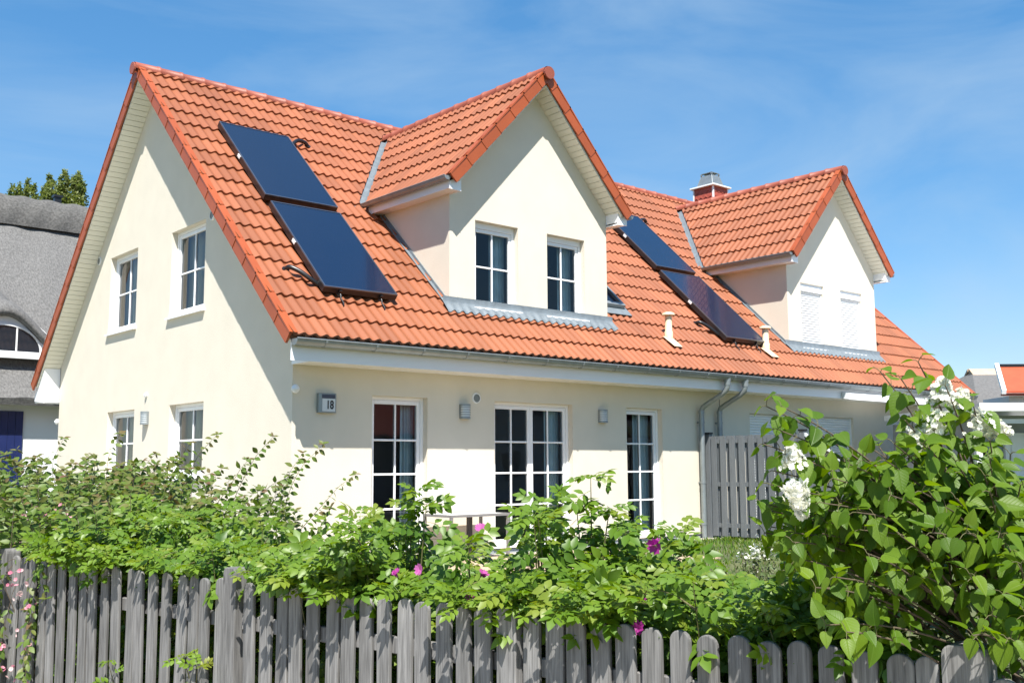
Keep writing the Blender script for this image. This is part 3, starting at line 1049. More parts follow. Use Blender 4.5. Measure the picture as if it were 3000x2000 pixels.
# ---- dormers
DH = [[(3.21, 4.09, 3.69, 5.05), (4.72, 5.58, 3.69, 5.05)], [(11.93, 12.78, 3.69, 5.05), (13.44, 14.30, 3.69, 5.05)]]
Pd = lambda u, v, w: (u, YF + w, v)
for k, xd in enumerate(XD):
    wm = wall_mesh(Pd, xd - WW, xd + WW, 3.4, 7.62, DH[k], .13, 1)
    dw = wm.build('dormer_wall', M['cream'], house)
    cut_object(dw, [((xd, 0, DZA - .07), (DSL, 0, 1)), ((xd, 0, DZA - .07), (-DSL, 0, 1))],
               lambda c: c.z > DZA - .07 - abs(c.x - xd) * DSL)
    for s in (-1, 1):
        cheek = MB()
        x = xd + s * WW
        zt = DZA - .07 - WW * DSL
        yt = (zt - ZE) / SL - OE
        cheek.add([(x, YF, zroof(YF) - .1), (x, YF, zt), (x, yt + .1, zt), (x, yt + .1, zt - .1)], [(0, 1, 2, 3)], .5)
        cheek.build('dormer_wall', M['cream'], house)
    for j, h in enumerate(DH[k]):
        if k == 0:
            window(Pd, h, 2, 2, curtain=[(.62, .96, 'curtain_blue', 4)] , head=.10)
        else:
            shutter(Pd, (h[0], h[1], h[2], h[3] - .16), box=.16)
            s = MB()
            s.box((h[0] - .04, YF - .05, h[2] - .035), (h[1] + .04, YF + .1, h[2] - .008))
            s.build('sill', M['white'], house)
    # roof: two slopes running back into the main roof
    cd = 1 / math.sqrt(1 + DSL * DSL)
    rl = HW / cd
    yfr = YF - OD
    first = None
    for s in (-1, 1):
        Vd = Vector((-s * cd, 0, DSL * cd))
        Nd = Vector((s * DSL * cd, 0, cd))
        mb = MB()
        tiles(mb, (xd + s * HW, yfr, DZE), (0, 1, 0), Vd, Nd, 4.9, rl, per=.16)
        dr = mb.build('dormer_roof', M['tile'], house)
        dd = SL / DSL
        cut_object(dr, [((xd + s * (hwv(YE) - .085), YE, 0), (1, s * dd, 0))],
                   lambda c: abs(c.x - xd) > hwv(c.y) - .085 if c.y > YE - .35 else False)
        if first is None:
            first = dr
        verge((xd + s * HW, yfr, DZE), Vd, Nd, (0, -1, 0), rl).build('verge_tiles', M['verge'], dr)
        slope_soffit(Vector((xd + s * HW, yfr + .01, DZE)) + Nd * -.155 + Vd * .1, Vd, Nd, (0, 1, 0), rl - .1, OD - .012).build('soffit_boards', M['soffit'], dr)
        # valley metal, folded along the valley line
        mb = MB()
        ny_ = 12
        for i in range(ny_):
            ya = YE - .06 + (YRD - .08 - YE) * i / ny_
            yb = YE - .06 + (YRD - .08 - YE) * (i + 1) / ny_
            def vp(y, off):
                x = xd + s * (hwv(y) + off)
                z = zroof(y) if off >= 0 else DZA - abs(x - xd) * DSL
                return (x, y, z + .012)
            for o0, o1 in ((-.14, 0), (0, .15)):
                mb.quad(vp(ya, o0), vp(ya, o1), vp(yb, o1), vp(yb, o0), .5)
        mb.build('valley_flashing', M['lead'], dr)
        # eave: fascia, gutter, small boxed soffit
        xo = xd + s * (HW - .02)
        xi = xd + s * WW
        ye2 = YE + .02
        eb = MB()
        eb.box((min(xo, xo - s * .025), yfr + .075, DZE - .155), (max(xo, xo - s * .025), ye2 - .16, DZE - .01))
        eb.build('dormer_fascia', M['white'], house)
        eb = MB()
        eb.box((min(xi, xo - s * .027), yfr + .075, DZE - .151), (max(xi, xo - s * .027), ye2 - .16, DZE - .131))
        eb.build('soffit_boards', M['white'], house)
        eb = MB()
        eb.prism([(xi, yfr + .05, DZE - .175), (xo + s * .004, yfr + .05, DZE - .165), (xo + s * .004, yfr + .05, DZE - .05), (xi, yfr + .05, DZE + .05)], (0, .023, 0))
        eb.obox((xi, yfr + .074, DZE - .175), (s * .012, 0, 0), (0, YF - yfr - .076, 0), (0, 0, .22))
        eb.build('eave_end_board', M['white'], house)
        gt = MB()
        gx, gzz, gr = xd + s * (HW + .05), DZE + .012, .06
        K = 10
        vs_, fs_ = [], []
        for y in (yfr + .01, ye2 - .12):
            for q in range(K + 1):
                t = math.pi + math.pi * q / K
                vs_.append((gx + math.cos(t) * gr, y, gzz + math.sin(t) * gr))
        for q in range(K):
            fs_.append((q, q + 1, K + 1 + q + 1, K + 1 + q))
        gt.add(vs_, fs_, .5, True)
        gt.add([vs_[q] for q in range(K + 1)], [tuple(range(K + 1))], .5)
        gt.tube([(gx + s * gr, yfr + .01, gzz), (gx + s * gr, ye2 - .12, gzz)], .009, 8)
        gt.build('gutter', M['zinc'], house)
        # cheek flashing, stepped up the roof
        cf = MB()
        ya, yb = YF + .0, YE - .10
        xa = xd + s * (WW + .004)
        cf.obox((xa, ya, zroof(ya) + .03), (s * .012, 0, 0), (0, yb - ya, (yb - ya) * SL), (0, 0, .10), .5)
        cf.obox((xa + s * .012, ya, zroof(ya) + .065), (s * .055, 0, 0), (0, yb - ya, (yb - ya) * SL), (0, 0, .012), .5)
        cf.build('cheek_flashing', M['lead'], house)
    ridge((xd, yfr - .05, DZA - .012), (xd, YRD + .05, DZA - .012)).build('ridge_tiles', M['ridge'], first)
    # apron below the dormer window: a sheet dressed over the tiles, wavy at its lower edge
    mb = MB()
    nx = 150
    vs_, fs_ = [], []
    x0, x1 = xd - WW - .12, xd + WW + .12
    rows_ = ((YF - .004, .20), (YF - .004, .125), (YF - .015, .115), (YF - .07, .108), (YF - .135, .094), (YF - .142, .080))
    for i in range(nx + 1):
        x = x0 + (x1 - x0) * i / nx
        wv = .5 + .5 * math.cos(2 * math.pi * (x + OG) / .16)
        for j, (y, o) in enumerate(rows_):
            f = (0, 0, .15, .4, .9, 1.0)[j]
            vs_.append((x, y - .012 * f * (wv - .5), zroof(y) + o + f * .036 * wv ** 1.25 / ca * .8 - f * .012 + random.uniform(-.0015, .0015)))
    nr = len(rows_)
    for i in range(nx):
        for j in range(nr - 1):
            fs_.append((i * nr + j, (i + 1) * nr + j, (i + 1) * nr + j + 1, i * nr + j + 1))
    mb.add(vs_, fs_, .5, True)
    mb.build('apron_flashing', M['lead'], house)

# ---- main eaves
eb = MB()
eb.box((-.30, -.50, 2.60), (LEN + .30, -.475, ZE - .03))
eb.box((.0, -.473, 2.602), (LEN + .30, -.002, 2.622))
eb.build('fascia', M['white'], house)
eb = MB()
eb.prism([(-.02, -.47, 2.603), (-.02, -.0, 2.603), (-.02, -.0, 3.2), (-.02, -.47, 2.86)], (.018, 0, 0))
eb.build('eave_end_board', M['white'], house)
eb = MB()
eb.prism([(-.302, W + .56, 2.60), (-.302, W + .02, 2.55), (-.302, W + .02, 3.22), (-.302, W + .56, 2.72)], (.30, 0, 0))
eb.build('eave_end_board', M['white'], house)
eb = MB()
eb.box((-.28, W + .003, 2.57), (LEN, W + .60, 2.59))
eb.build('soffit_boards', M['white'], house)


def gutter(y, z, r, xa, xb, sgn):
    gt = MB()
    K = 12
    vs_, fs_ = [], []
    for x in (xa, xb):
        for q in range(K + 1):
            t = math.pi + math.pi * q / K
            vs_.append((x, y + math.cos(t) * r, z + math.sin(t) * r))
    for q in range(K):
        fs_.append((q, q + 1, K + 2 + q, K + 1 + q))
    gt.add(vs_, fs_, .5, True)
    for x in (xa, xb):
        gt.add([(x, y + math.cos(math.pi + math.pi * q / K) * r, z + math.sin(math.pi + math.pi * q / K) * r) for q in range(K + 1)], [tuple(range(K + 1))], .5)
    gt.tube([(xa, y + sgn * r, z + .002), (xb, y + sgn * r, z + .002)], .010, 8)
    return gt


GY, GZ, GR = -.60, 2.86, .082
gut = gutter(GY, GZ, GR, -OG + .02, LEN + .3, -1).build('gutter', M['zinc'], house)
x = .1
while x < LEN:
    br = MB()
    pts = []
    for q in range(9):
        t = math.pi + math.pi * q / 8
        pts.append((x, GY + math.cos(t) * (GR + .004), GZ + math.sin(t) * (GR + .004)))
    for a, b in zip(pts[:-1], pts[1:]):
        a, b = Vector(a), Vector(b)
        mid = (a - Vector((x, GY, GZ))).normalized()
        br.obox(a - Vector((.013, 0, 0)), (.026, 0, 0), b - a, mid * .004, .5)
    x += .76
    br.build('gutter_bracket', M['lampgrey'], gut)

for (ox, vx) in ((8.32, 8.2), (8.84, 8.72)):
    mb = MB()
    r = .048
    pts = [(ox, GY, 2.80), (ox, GY, 2.66), (ox - .004, GY + .02, 2.60), (ox - .02, GY + .10, 2.53), (vx + .04, -.24, 2.38), (vx + .008, -.13, 2.31), (vx, -.10, 2.24), (vx, -.10, 2.1), (vx, -.10, -.02)]
    mb.tube(pts, r, 14)
    mb.tube([(ox, GY, 2.81), (ox, GY, 2.68)], [.066, .056], 14)
    o = mb.build('downpipe', M['zinc'], house)
    c = MB()
    for z in (2.02, .95, .22):
        c.tube([(vx, -.10, z), (vx, -.10, z + .035)], r + .006, 14)
        c.box((vx - .012, -.07, z + .005), (vx + .012, 0, z + .03))
    c.tube([(vx, -.10, 2.20), (vx, -.10, 2.25)], r + .005, 14)
    c.build('pipe_clamp', M['zinc'], o)

# awning cassette under the right-hand eave
mb = MB()
mb.obox((12.16, -.53, 2.60), (3.1, 0, 0), (0, -.16, -.03), (0, .02, .13))
mb.build('awning_cassette', M['cam_white'], house)

# skylight beside the first dormer
def on_roof(x, y, n=0.0):
    return Vector((x, y, zroof(y))) + NS * n
mb = MB()
sx0, sx1, sy0, sy1 = 6.22, 6.93, .62, 1.62
Lr = (sy1 - sy0) / ca
o0 = on_roof(sx0, sy0, .02)
mb.obox(o0, (.06, 0, 0), VS * Lr, NS * .13)
mb.obox(o0 + Vector((sx1 - sx0 - .06, 0, 0)), (.06, 0, 0), VS * Lr, NS * .13)
mb.obox(o0 + Vector((.06, 0, 0)), (sx1 - sx0 - .12, 0, 0), VS * .08, NS * .13)
mb.obox(o0 + Vector((.06, 0, 0)) + VS * (Lr - .08), (sx1 - sx0 - .12, 0, 0), VS * .08, NS * .13)
sky_w = mb.build('skylight', M['lampgrey'], house)
mb = MB()
mb.obox(o0 + Vector((.062, 0, 0)) + VS * .082 + NS * .06, (sx1 - sx0 - .124, 0, 0), VS * (Lr - .164), NS * .02)
mb.build('pane', M['solar'], sky_w)
mb = MB()
mb.obox(o0 + Vector((-.06, 0, 0)) - VS * .2 + NS * .045, (sx1 - sx0 + .12, 0, 0), VS * .196, NS * .012)
mb.obox(o0 + Vector((sx1 - sx0 + .002, 0, 0)) + NS * .045, (.06, 0, 0), VS * Lr, NS * .012)
mb.build('skylight_flashing', M['lead'], sky_w)

# vent pipes
for vx, vy in ((7.52, .06), (10.42, .06)):
    b = on_roof(vx, vy, .05)
    mb = MB()
    mb.tube([b + Vector((-.02, 0, -.05)), b + Vector((-.02, 0, .13)), b + Vector((-.02, 0, .135)), b + Vector((-.02, 0, .40))], [.075, .075, .062, .062], 14)
    # tile-shaped saddle sloping down to the next row
    mb.add([b + Vector((-.13, 0, 0)) + VS * .06, b + Vector((.13, 0, 0)) + VS * .06, b + Vector((.11, 0, 0)) - VS * .26 + NS * .03, b + Vector((-.11, 0, 0)) - VS * .26 + NS * .03,
            b + Vector((0, 0, .0)) + NS * .05 - VS * .06], [(0, 1, 4), (1, 2, 4), (2, 3, 4), (3, 0, 4)], .5)
    o = mb.build('vent_pipe', M['pipe'], house)
    c = MB()
    t = b + Vector((-.02, 0, .40))
    c.tube([t + Vector((0, 0, .02)), t + Vector((0, 0, .055)), t + Vector((0, 0, .075))], [.115, .112, .06], 16)
    for a in range(3):
        an = a * 2.1
        c.obox(t + Vector((math.cos(an) * .05 - .005, math.sin(an) * .05 - .005, -.01)), (.01, 0, 0), (0, .01, 0), (0, 0, .035))
    c.build('vent_cap', M['pipe'], o)

# chimney on the ridge
mb = MB()
cx0, cx1, cy0, cy1 = 14.73, 15.33, 4.56, 5.20
nrw = 7
for i in range(nrw):                  # courses of small shingles
    z0, z1 = 7.45 + .155 * i, 7.45 + .155 * (i + 1) + .01
    for (axis, fixed, a, b, sg) in (('x', cy0, cx0, cx1, -1), ('x', cy1, cx0, cx1, 1), ('y', cx0, cy0, cy1, -1), ('y', cx1, cy0, cy1, 1)):
        n = 4
        for j in range(-1, n + 1):
            s0 = a + (b - a) * (j + (.5 if i % 2 else 0)) / n
            s1 = a + (b - a) * (j + 1 + (.5 if i % 2 else 0)) / n
            s0, s1 = max(s0, a), min(s1, b)
            if s1 - s0 < .01:
                continue
            o1 = .014 * sg
            o2 = .002 * sg
            sm = (s0 + s1) / 2
            pts = [(s0, z1, o2), (s1, z1, o2), (s1, z0 + .06, o1), (sm, z0, o1), (s0, z0 + .06, o1)]
            mb.add([((p[0], fixed + p[2], p[1]) if axis == 'x' else (fixed + p[2], p[0], p[1])) for p in pts], [(0, 1, 2, 3, 4)])
mb.box((cx0, cy0, 7.45), (cx1, cy1, 8.52), .3)
ch = mb.build('chimney', M['slate'], house)
for a in (cx0 - .018, cx1 - .022):
    for b in (cy0 - .018, cy1 - .022):
        mb = MB()
        mb.box((a, b, 7.5), (a + .04, b + .04, 8.54))
        mb.build('corner_trim', M['cam_white'], ch)
mb = MB()
mb.box((cx0 - .08, cy0 - .08, 8.54), (cx1 + .08, cy1 + .08, 8.585))
bevel(mb.build('chimney_cap', M['cam_white'], ch), .01)
mb = MB()
a0, a1, b0, b1 = cx0 + .06, cx1 - .06, cy0 + .06, cy1 - .06
c0, c1, d0, d1 = cx0 + .15, cx1 - .15, cy0 + .15, cy1 - .15
mb.add([(a0, b0, 8.602), (a1, b0, 8.602), (a1, b1, 8.602), (a0, b1, 8.602), (c0, d0, 8.90), (c1, d0, 8.90), (c1, d1, 8.90), (c0, d1, 8.90)],
       [(0, 1, 5, 4), (1, 2, 6, 5), (2, 3, 7, 6), (3, 0, 4, 7)], .5)
for px_, py_ in ((a0, b0), (a1, b0), (a1, b1), (a0, b1)):
    qx, qy = (c0 if px_ == a0 else c1), (d0 if py_ == b0 else d1)
    mb.tube([(px_, py_, 8.602), (qx, qy, 8.905)], .010, 6)
for q in ((c0, d0), (c1, d0), (c1, d1), (c0, d1)):
    mb.box((q[0] - .02, q[1] - .02, 8.905), (q[0] + .02, q[1] + .02, 8.955))
mb.box((c0 - .0, d0 - .0, 8.957), (c1 + .0, d1 + .0, 8.975))
mb.build('chimney_cowl', M['zinc'], ch)

# small round vents in the walls
def disc_vent(P, u, v, r=.075):
    mb = MB()
    K = 20
    ring = lambda rr, w: [Vector(P(u + math.cos(2 * math.pi * k / K) * rr, v + math.sin(2 * math.pi * k / K) * rr, w)) for k in range(K)]
    a, b, c = ring(r, 0), ring(r * .96, -.02), ring(r * .76, -.022)
    mb.add(a + b + c, [(k, (k + 1) % K, K + (k + 1) % K, K + k) for k in range(K)] + [(K + k, K + (k + 1) % K, 2 * K + (k + 1) % K, 2 * K + k) for k in range(K)], .5)
    o = mb.build('air_vent', M['cam_white'], house)
    g_ = MB()
    g_.add(ring(r * .76, -.012), [tuple(range(K))], .5)
    for j in range(5):
        h = -r * .55 + r * 1.1 * j / 4
        hw_ = math.sqrt(max((r * .74) ** 2 - h * h, 0))
        g_.add([P(u - hw_, v + h - .005, -.018), P(u + hw_, v + h - .005, -.018), P(u + hw_, v + h + .005, -.020), P(u - hw_, v + h + .005, -.020)], [(0, 1, 2, 3)], .5)
    g_.build('vent_grille', M['lampgrey'], o)


disc_vent(Pf, 3.06, 2.28, .08)
disc_vent(Pg, 2.53, 5.06, .08)
disc_vent(Pg, 7.30, 5.09, .08)


# ================================================================== FITTINGS ON THE WALLS
def wall_lamp(P, u, v, label):
    base = Vector(P(u, v, 0))
    t = thing('wall_lamp', label, 'wall lamp', base, 'half-round louvred wall lamps')
    K = 12
    r, h = .085, .215
    mb = MB()
    vs_, fs_ = [], []
    for z in (-h / 2, h / 2):
        for k in range(K + 1):
            a = math.pi * k / K
            vs_.append(P(u + math.cos(a) * r, v + z, -.03 - math.sin(a) * r * .9))
    mb.add([P(u - r, v - h / 2, 0), P(u + r, v - h / 2, 0), P(u + r, v + h / 2, 0), P(u - r, v + h / 2, 0),
            P(u - r, v - h / 2, -.03), P(u + r, v - h / 2, -.03), P(u + r, v + h / 2, -.03), P(u - r, v + h / 2, -.03)],
           [(0, 1, 5, 4), (1, 2, 6, 5), (2, 3, 7, 6), (3, 0, 4, 7)], .5)
    for z0, z1 in ((-h / 2, -h / 2 + .03), (h / 2 - .03, h / 2)):
        vv = []
        for z in (z0, z1):
            for k in range(K + 1):
                a = math.pi * k / K
                vv.append(P(u + math.cos(a) * r, v + z, -.03 - math.sin(a) * r * .9))
        mb.add(vv, [(k, k + 1, K + 2 + k, K + 1 + k) for k in range(K)], .5, True)
        for z in (z0, z1):
            mb.add([P(u + math.cos(math.pi * k / K) * r, v + z, -.03 - math.sin(math.pi * k / K) * r * .9) for k in range(K + 1)], [tuple(range(K + 1))], .5)
    for j in range(4):                # louvres
        z = -h / 2 + .055 + .035 * j
        vv = []
        for zz, rr in ((z, r * 1.03), (z + .012, r * 1.0)):
            for k in range(K + 1):
                a = math.pi * k / K
                vv.append(P(u + math.cos(a) * rr, v + zz, -.03 - math.sin(a) * rr * .9))
        mb.add(vv, [(k, k + 1, K + 2 + k, K + 1 + k) for k in range(K)], .5, True)
    mb.build('lamp_housing', M['lampgrey'], t)
    gl = MB()
    vv = []
    for z in (-h / 2 + .03, h / 2 - .03):
        for k in range(K + 1):
            a = math.pi * k / K
            vv.append(P(u + math.cos(a) * r * .93, v + z, -.03 - math.sin(a) * r * .83))
    gl.add(vv, [(k, k + 1, K + 2 + k, K + 1 + k) for k in range(K)], .5, True)
    gl.build('lamp_cover', M['opal'], t)


wall_lamp(Pf, 2.83, 2.075, 'grey louvred wall lamp right of the narrow window nearest the house corner')
wall_lamp(Pf, 5.73, 2.085, 'grey louvred wall lamp between the double glazed door and the narrow window')
wall_lamp(Pg, 4.80, 2.09, 'pale louvred wall lamp between the two lower gable windows')

sg = thing('house_number_sign', 'grey house number lamp showing 18 on the front wall', 'house number', (.50, 0, 2.115))
mb = MB()
K = 8
vs_, fs_ = [], []
for z in (1.985, 2.245):
    for x, y in ((.36, 0), (.36, -.055), (.40, -.062), (.58, -.062), (.625, -.05), (.65, -.02), (.65, 0)):
        vs_.append((x, y, z))
mb.add(vs_, [(k, k + 1, 8 + k, 7 + k) for k in range(6)] + [tuple(range(7))[::-1], tuple(range(7, 14))], .5)
bevel(mb.build('sign_housing', M['lampgrey'], sg), .006)
mb = MB()
mb.box((.41, -.066, 2.005), (.605, -.0625, 2.172))
mb.build('number_panel', M['opal'], sg)
mb = MB()
mb.box((.405, -.066, 2.178), (.605, -.0625, 2.228))
mb.build('solar_cell', M['solar'], sg)
cu = bpy.data.curves.new('house_number', 'FONT')
cu.body = '18'
cu.size = .155
cu.offset = .0045
cu.extrude = .0012
cu.align_x = 'CENTER'
cu.align_y = 'CENTER'
cu.materials.append(M['number'])
tx = bpy.data.objects.new('house_number', cu)
col.objects.link(tx)
tx.parent = sg
tx.location = (.025, -.0675, -.028)
tx.rotation_euler = (R(90), 0, 0)
tx.scale = (.74, 1, 1)
bpy.context.view_layer.update()
nme = bpy.data.meshes.new_from_object(tx.evaluated_get(bpy.context.evaluated_depsgraph_get()))
num = bpy.data.objects.new('house_number', nme)
col.objects.link(num)
num.parent = sg
num.location, num.rotation_euler, num.scale = tx.location, tx.rotation_euler, tx.scale
bpy.data.objects.remove(tx)


def sensor(loc, d, label, cat='motion sensor'):
    t = thing('motion_sensor', label, cat, loc, 'white motion sensors on the house corners')
    d = Vector(d)
    p = Vector(loc)
    mb = MB()
    mb.tube([p + d * 0, p + d * .03], .045, 12)
    mb.tube([p + d * .03, p + d * .075 + Vector((0, 0, -.015))], .02, 8)
    mb.build('sensor_mount', M['cam_white'], t)
    mb = MB()
    rr = [0.02, .04, .052, .052, .04, .02]
    mb.tube([p + d * .075 + Vector((0, 0, .045 - .022 * k)) + d * .015 for k in range(6)], rr, 12)
    mb.build('sensor_head', M['cam_white'], t)


sensor((.03, -.0, 2.29), (-.35, -.94, 0), 'white motion sensor under the eave at the near house corner')
sensor((.05, W, 2.20), (-.6, .8, 0), 'white motion sensor at the far corner of the gable wall')
b = thing('wall_socket', 'small white bell fitting above the gable wall lamp', 'fitting', (0, 4.84, 2.47))
mb = MB()
mb.tube([Vector((0, 4.84, 2.47)), Vector((-.035, 4.84, 2.47))], [.042, .036], 14)
mb.build('fitting_base', M['cam_white'], b)
mb = MB()
mb.tube([Vector((-.035, 4.84, 2.47)), Vector((-.055, 4.84, 2.462))], [.02, .008], 10)
mb.build('fitting_knob', M['cam_white'], b)


# ================================================================== SOLAR COLLECTORS
def collector(x0, x1, y0, y1, label, hose=None, hooks=False):
    o0 = on_roof(x0, y0, .085)
    L_ = (y1 - y0) / ca
    t = thing('solar_collector', label, 'solar panel', tuple(on_roof((x0 + x1) / 2, y0)), 'solar collectors on the orange roof')
    X = Vector((x1 - x0, 0, 0))
    mb = MB()
    e = .022
    h = .095
    mb.obox(o0, X, VS * L_, NS * (h - .016))
    mb.build('collector_case', M['dark'], t)
    mb = MB()
    oo = o0 + NS * (h - .0155)
    mb.obox(oo, X, VS * e, NS * .018)
    mb.obox(oo + VS * (L_ - e), X, VS * e, NS * .018)
    mb.obox(oo + VS * e, (e, 0, 0), VS * (L_ - 2 * e), NS * .018)
    mb.obox(oo + VS * e + X - Vector((e, 0, 0)), (e, 0, 0), VS * (L_ - 2 * e), NS * .018)
    mb.build('collector_rim', M['alu2'], t)
    mb = MB()
    mb.obox(o0 + NS * (h - .0154) + Vector((e + .001, 0, 0)) + VS * (e + .001), X - Vector((2 * e + .002, 0, 0)), VS * (L_ - 2 * e - .002), NS * .011)
    mb.build('collector_glass', M['solar'], t)
    for f in (.5,):
        mb = MB()
        mb.obox(o0 + VS * (L_ * f) + NS * .035 - Vector((.014, 0, 0)), (.012, 0, 0), VS * .10, NS * .045)
        mb.build('clip', M['cam_white'], t)
    # rails below
    for f in (.22, .78):
        mb = MB()
        mb.obox(on_roof(x0 + (x1 - x0) * f, y0, .045) - VS * .02, (.04, 0, 0), VS * (L_ + .04), NS * .036)
        mb.build('rail', M['alu'], t)
        if hooks:
            mb = MB()
            q = on_roof(x0 + (x1 - x0) * f, y0, .10)
            mb.tube([q + VS * .02, q - VS * .06, q - VS * .09 + NS * -.03, q - VS * .20 + NS * -.035, q - VS * .215 + NS * -.06], .012, 6)
            mb.obox(q - VS * .03 - Vector((.02, 0, 0)), (.04, 0, 0), VS * .03, NS * .05)
            mb.build('roof_hook', M['dark'], t)
    if hose:
        mb = MB()
        pts = [on_roof(a, b_, n) for a, b_, n in hose]
        # smooth
        P_ = []
        for i in range(len(pts) - 1):
            for k in range(6):
                u = k / 6
                p0, p1, p2, p3 = pts[max(i - 1, 0)], pts[i], pts[i + 1], pts[min(i + 2, len(pts) - 1)]
                P_.append(.5 * ((2 * p1) + (p2 - p0) * u + (2 * p0 - 5 * p1 + 4 * p2 - p3) * u * u + (3 * p1 - p0 - 3 * p2 + p3) * u ** 3))
        P_.append(pts[-1])
        mb.tube(P_, .034, 10)
        mb.tube([P_[0] - NS * .04, P_[0] + NS * .012], .052, 12)
        mb.build('pipe_hose', M['dark'], t)
    return t


M['pane_dark'] = mat('dark_pane', (0.015, 0.02, 0.028), 0.06)
M['alu2'] = mat('dark_aluminium', (0.16, 0.19, 0.24), 0.3, metal=0.8)
collector(.45, 1.70, 1.86, 3.50, 'upper dark blue solar panel beside the left dormer', hose=[(2.16, 3.56, .05), (2.08, 3.57, .10), (1.92, 3.54, .12), (1.76, 3.42, .09)])
collector(.47, 1.66, .15, 1.73, 'lower dark blue solar panel beside the left dormer, above the gutter', hose=[(.14, .53, .04), (.16, .50, .11), (.26, .42, .13), (.38, .33, .11), (.49, .28, .07)], hooks=True)
collector(9.20, 10.43, 1.86, 3.46, 'upper blue solar panel between the dormers, half behind the left dormer', hose=[(10.85, 3.50, .05), (10.78, 3.52, .10), (10.62, 3.48, .11), (10.48, 3.38, .09)])
collector(9.16, 10.38, .13, 1.74, 'lower blue solar panel left of the right dormer', hose=[(8.86, .54, .04), (8.88, .5, .11), (8.98, .42, .12), (9.08, .34, .1), (9.17, .28, .07)], hooks=True)


# ================================================================== TERRACE
tb = thing('terrace_table', 'grey framed table standing by the front wall behind the rose hedge', 'table', (2.9, -.8, 0))
mb = MB()
tx0, tx1, ty0, ty1, tz = 2.02, 3.07, -.75, -.10, .62
mb.box((tx0, ty0, tz - .035), (tx1, ty0 + .035, tz)); mb.box((tx0, ty1 - .035, tz - .035), (tx1, ty1, tz))
mb.box((tx0, ty0 + .035, tz - .035), (tx0 + .035, ty1 - .035, tz)); mb.box((tx1 - .035, ty0 + .035, tz - .035), (tx1, ty1 - .035, tz))
mb.build('table_frame', M['tableg'], tb)
mb = MB()
mb.box((tx0 + .036, ty0 + .036, tz - .02), (tx1 - .036, ty1 - .036, tz - .004))
mb.build('tabletop', M['cam_white'], tb)
for a, b_ in ((tx0 + .002, ty0 + .002), (tx1 - .04, ty0 + .002), (tx0 + .002, ty1 - .04), (tx1 - .04, ty1 - .04)):
    mb = MB()
    mb.box((a, b_, -.006), (a + .038, b_ + .038, tz - .036))
    mb.build('leg', M['tableg'], tb)
mb = MB()
mb.box((2.53, -.50, -.006), (2.59, -.44, tz - .036))
mb.build('leg', M['tablep'], tb)

sc = thing('privacy_screen', 'tall grey board privacy screen standing out from the front wall', 'fence', (8.42, -1.0, 0))
SX, SZ = 8.40, 1.79
for y in (-.09, -2.06):
    mb = MB()
    mb.box((SX - .045, y - .045, -.05), (SX + .045, y + .045, SZ + .04))
    p_ = mb.build('post', M['screen'], sc)
    mb = MB()
    mb.box((SX - .055, y - .055, SZ + .042), (SX + .055, y + .055, SZ + .07))
    mb.build('post_cap', M['dark'], p_)
for z in (1.66, .90, .18):
    mb = MB()
    mb.box((SX - .016, -2.0, z), (SX + .016, -.15, z + .075))
    mb.build('rail', M['screen'], sc)
y = -.16
k = 0
while y > -1.98:
    for side, yy in ((-1, y), (1, y - .10)):
        mb = MB()
        xa = SX - .036 if side < 0 else SX + .017
        mb.box((xa, yy - .118, .03), (xa + .019, yy, SZ))
        mb.build('board', M['screen'], sc)
    y -= .202
# sloping end panel
mb = MB()
mb.prism([(SX + .02, -2.12, .05), (SX + .02, -3.3, .05), (SX + .02, -3.3, .95), (SX + .02, -2.12, 1.74)], (.03, 0, 0))
mb.build('end_panel', M['screen'], sc)
mb = MB()
mb.obox((SX - .03, -2.11, 1.745), (.09, 0, 0), (0, -1.2, -.80), (0, 0, .05))
mb.build('top_rail', M['opal'], sc)

# ================================================================== NEIGHBOUR HOUSES
nb = thing('thatched_house', 'white house with a grey thatched roof, eyebrow window and navy door behind the gable', 'house', (-3, 14, -.38))
TY0, TZ0, TY1, TZ1 = 13.55, 2.88, 18.5, 8.45
TSL = (TZ1 - TZ0) / (TY1 - TY0)
mb = MB()
nx, nyy = 120, 40
vs_, fs_ = [], []
YFB = 14.35


def tz_(x, y):
    z = TZ0 + (y - TY0) * TSL
    return z


def brow(x):
    return 4.02 + 1.12 * math.exp(-((x - .25) / .98) ** 2) - .25


for i in range(nx + 1):
    x = -2.6 + 6.1 * i / nx
    for j in range(nyy + 1):
        y = TY0 + (TY1 - TY0) * j / nyy
        z = tz_(x, y)
        if y > YFB:
            bz = brow(x) + .26 + (y - YFB) * .42
            k = max(0, bz - z)
            if abs(x - .25) < 2.4:
                z = max(z, z + k)
        z += .03 * math.sin(x * 2.1 + y) + .02 * math.sin(x * 5.3 - y * 2)
        vs_.append((x, y, z))
holef = set()
for i in range(nx):
    for j in range(nyy):
        fs_.append((i * (nyy + 1) + j, (i + 1) * (nyy + 1) + j, (i + 1) * (nyy + 1) + j + 1, i * (nyy + 1) + j + 1))
mb.add(vs_, fs_, .5, True)
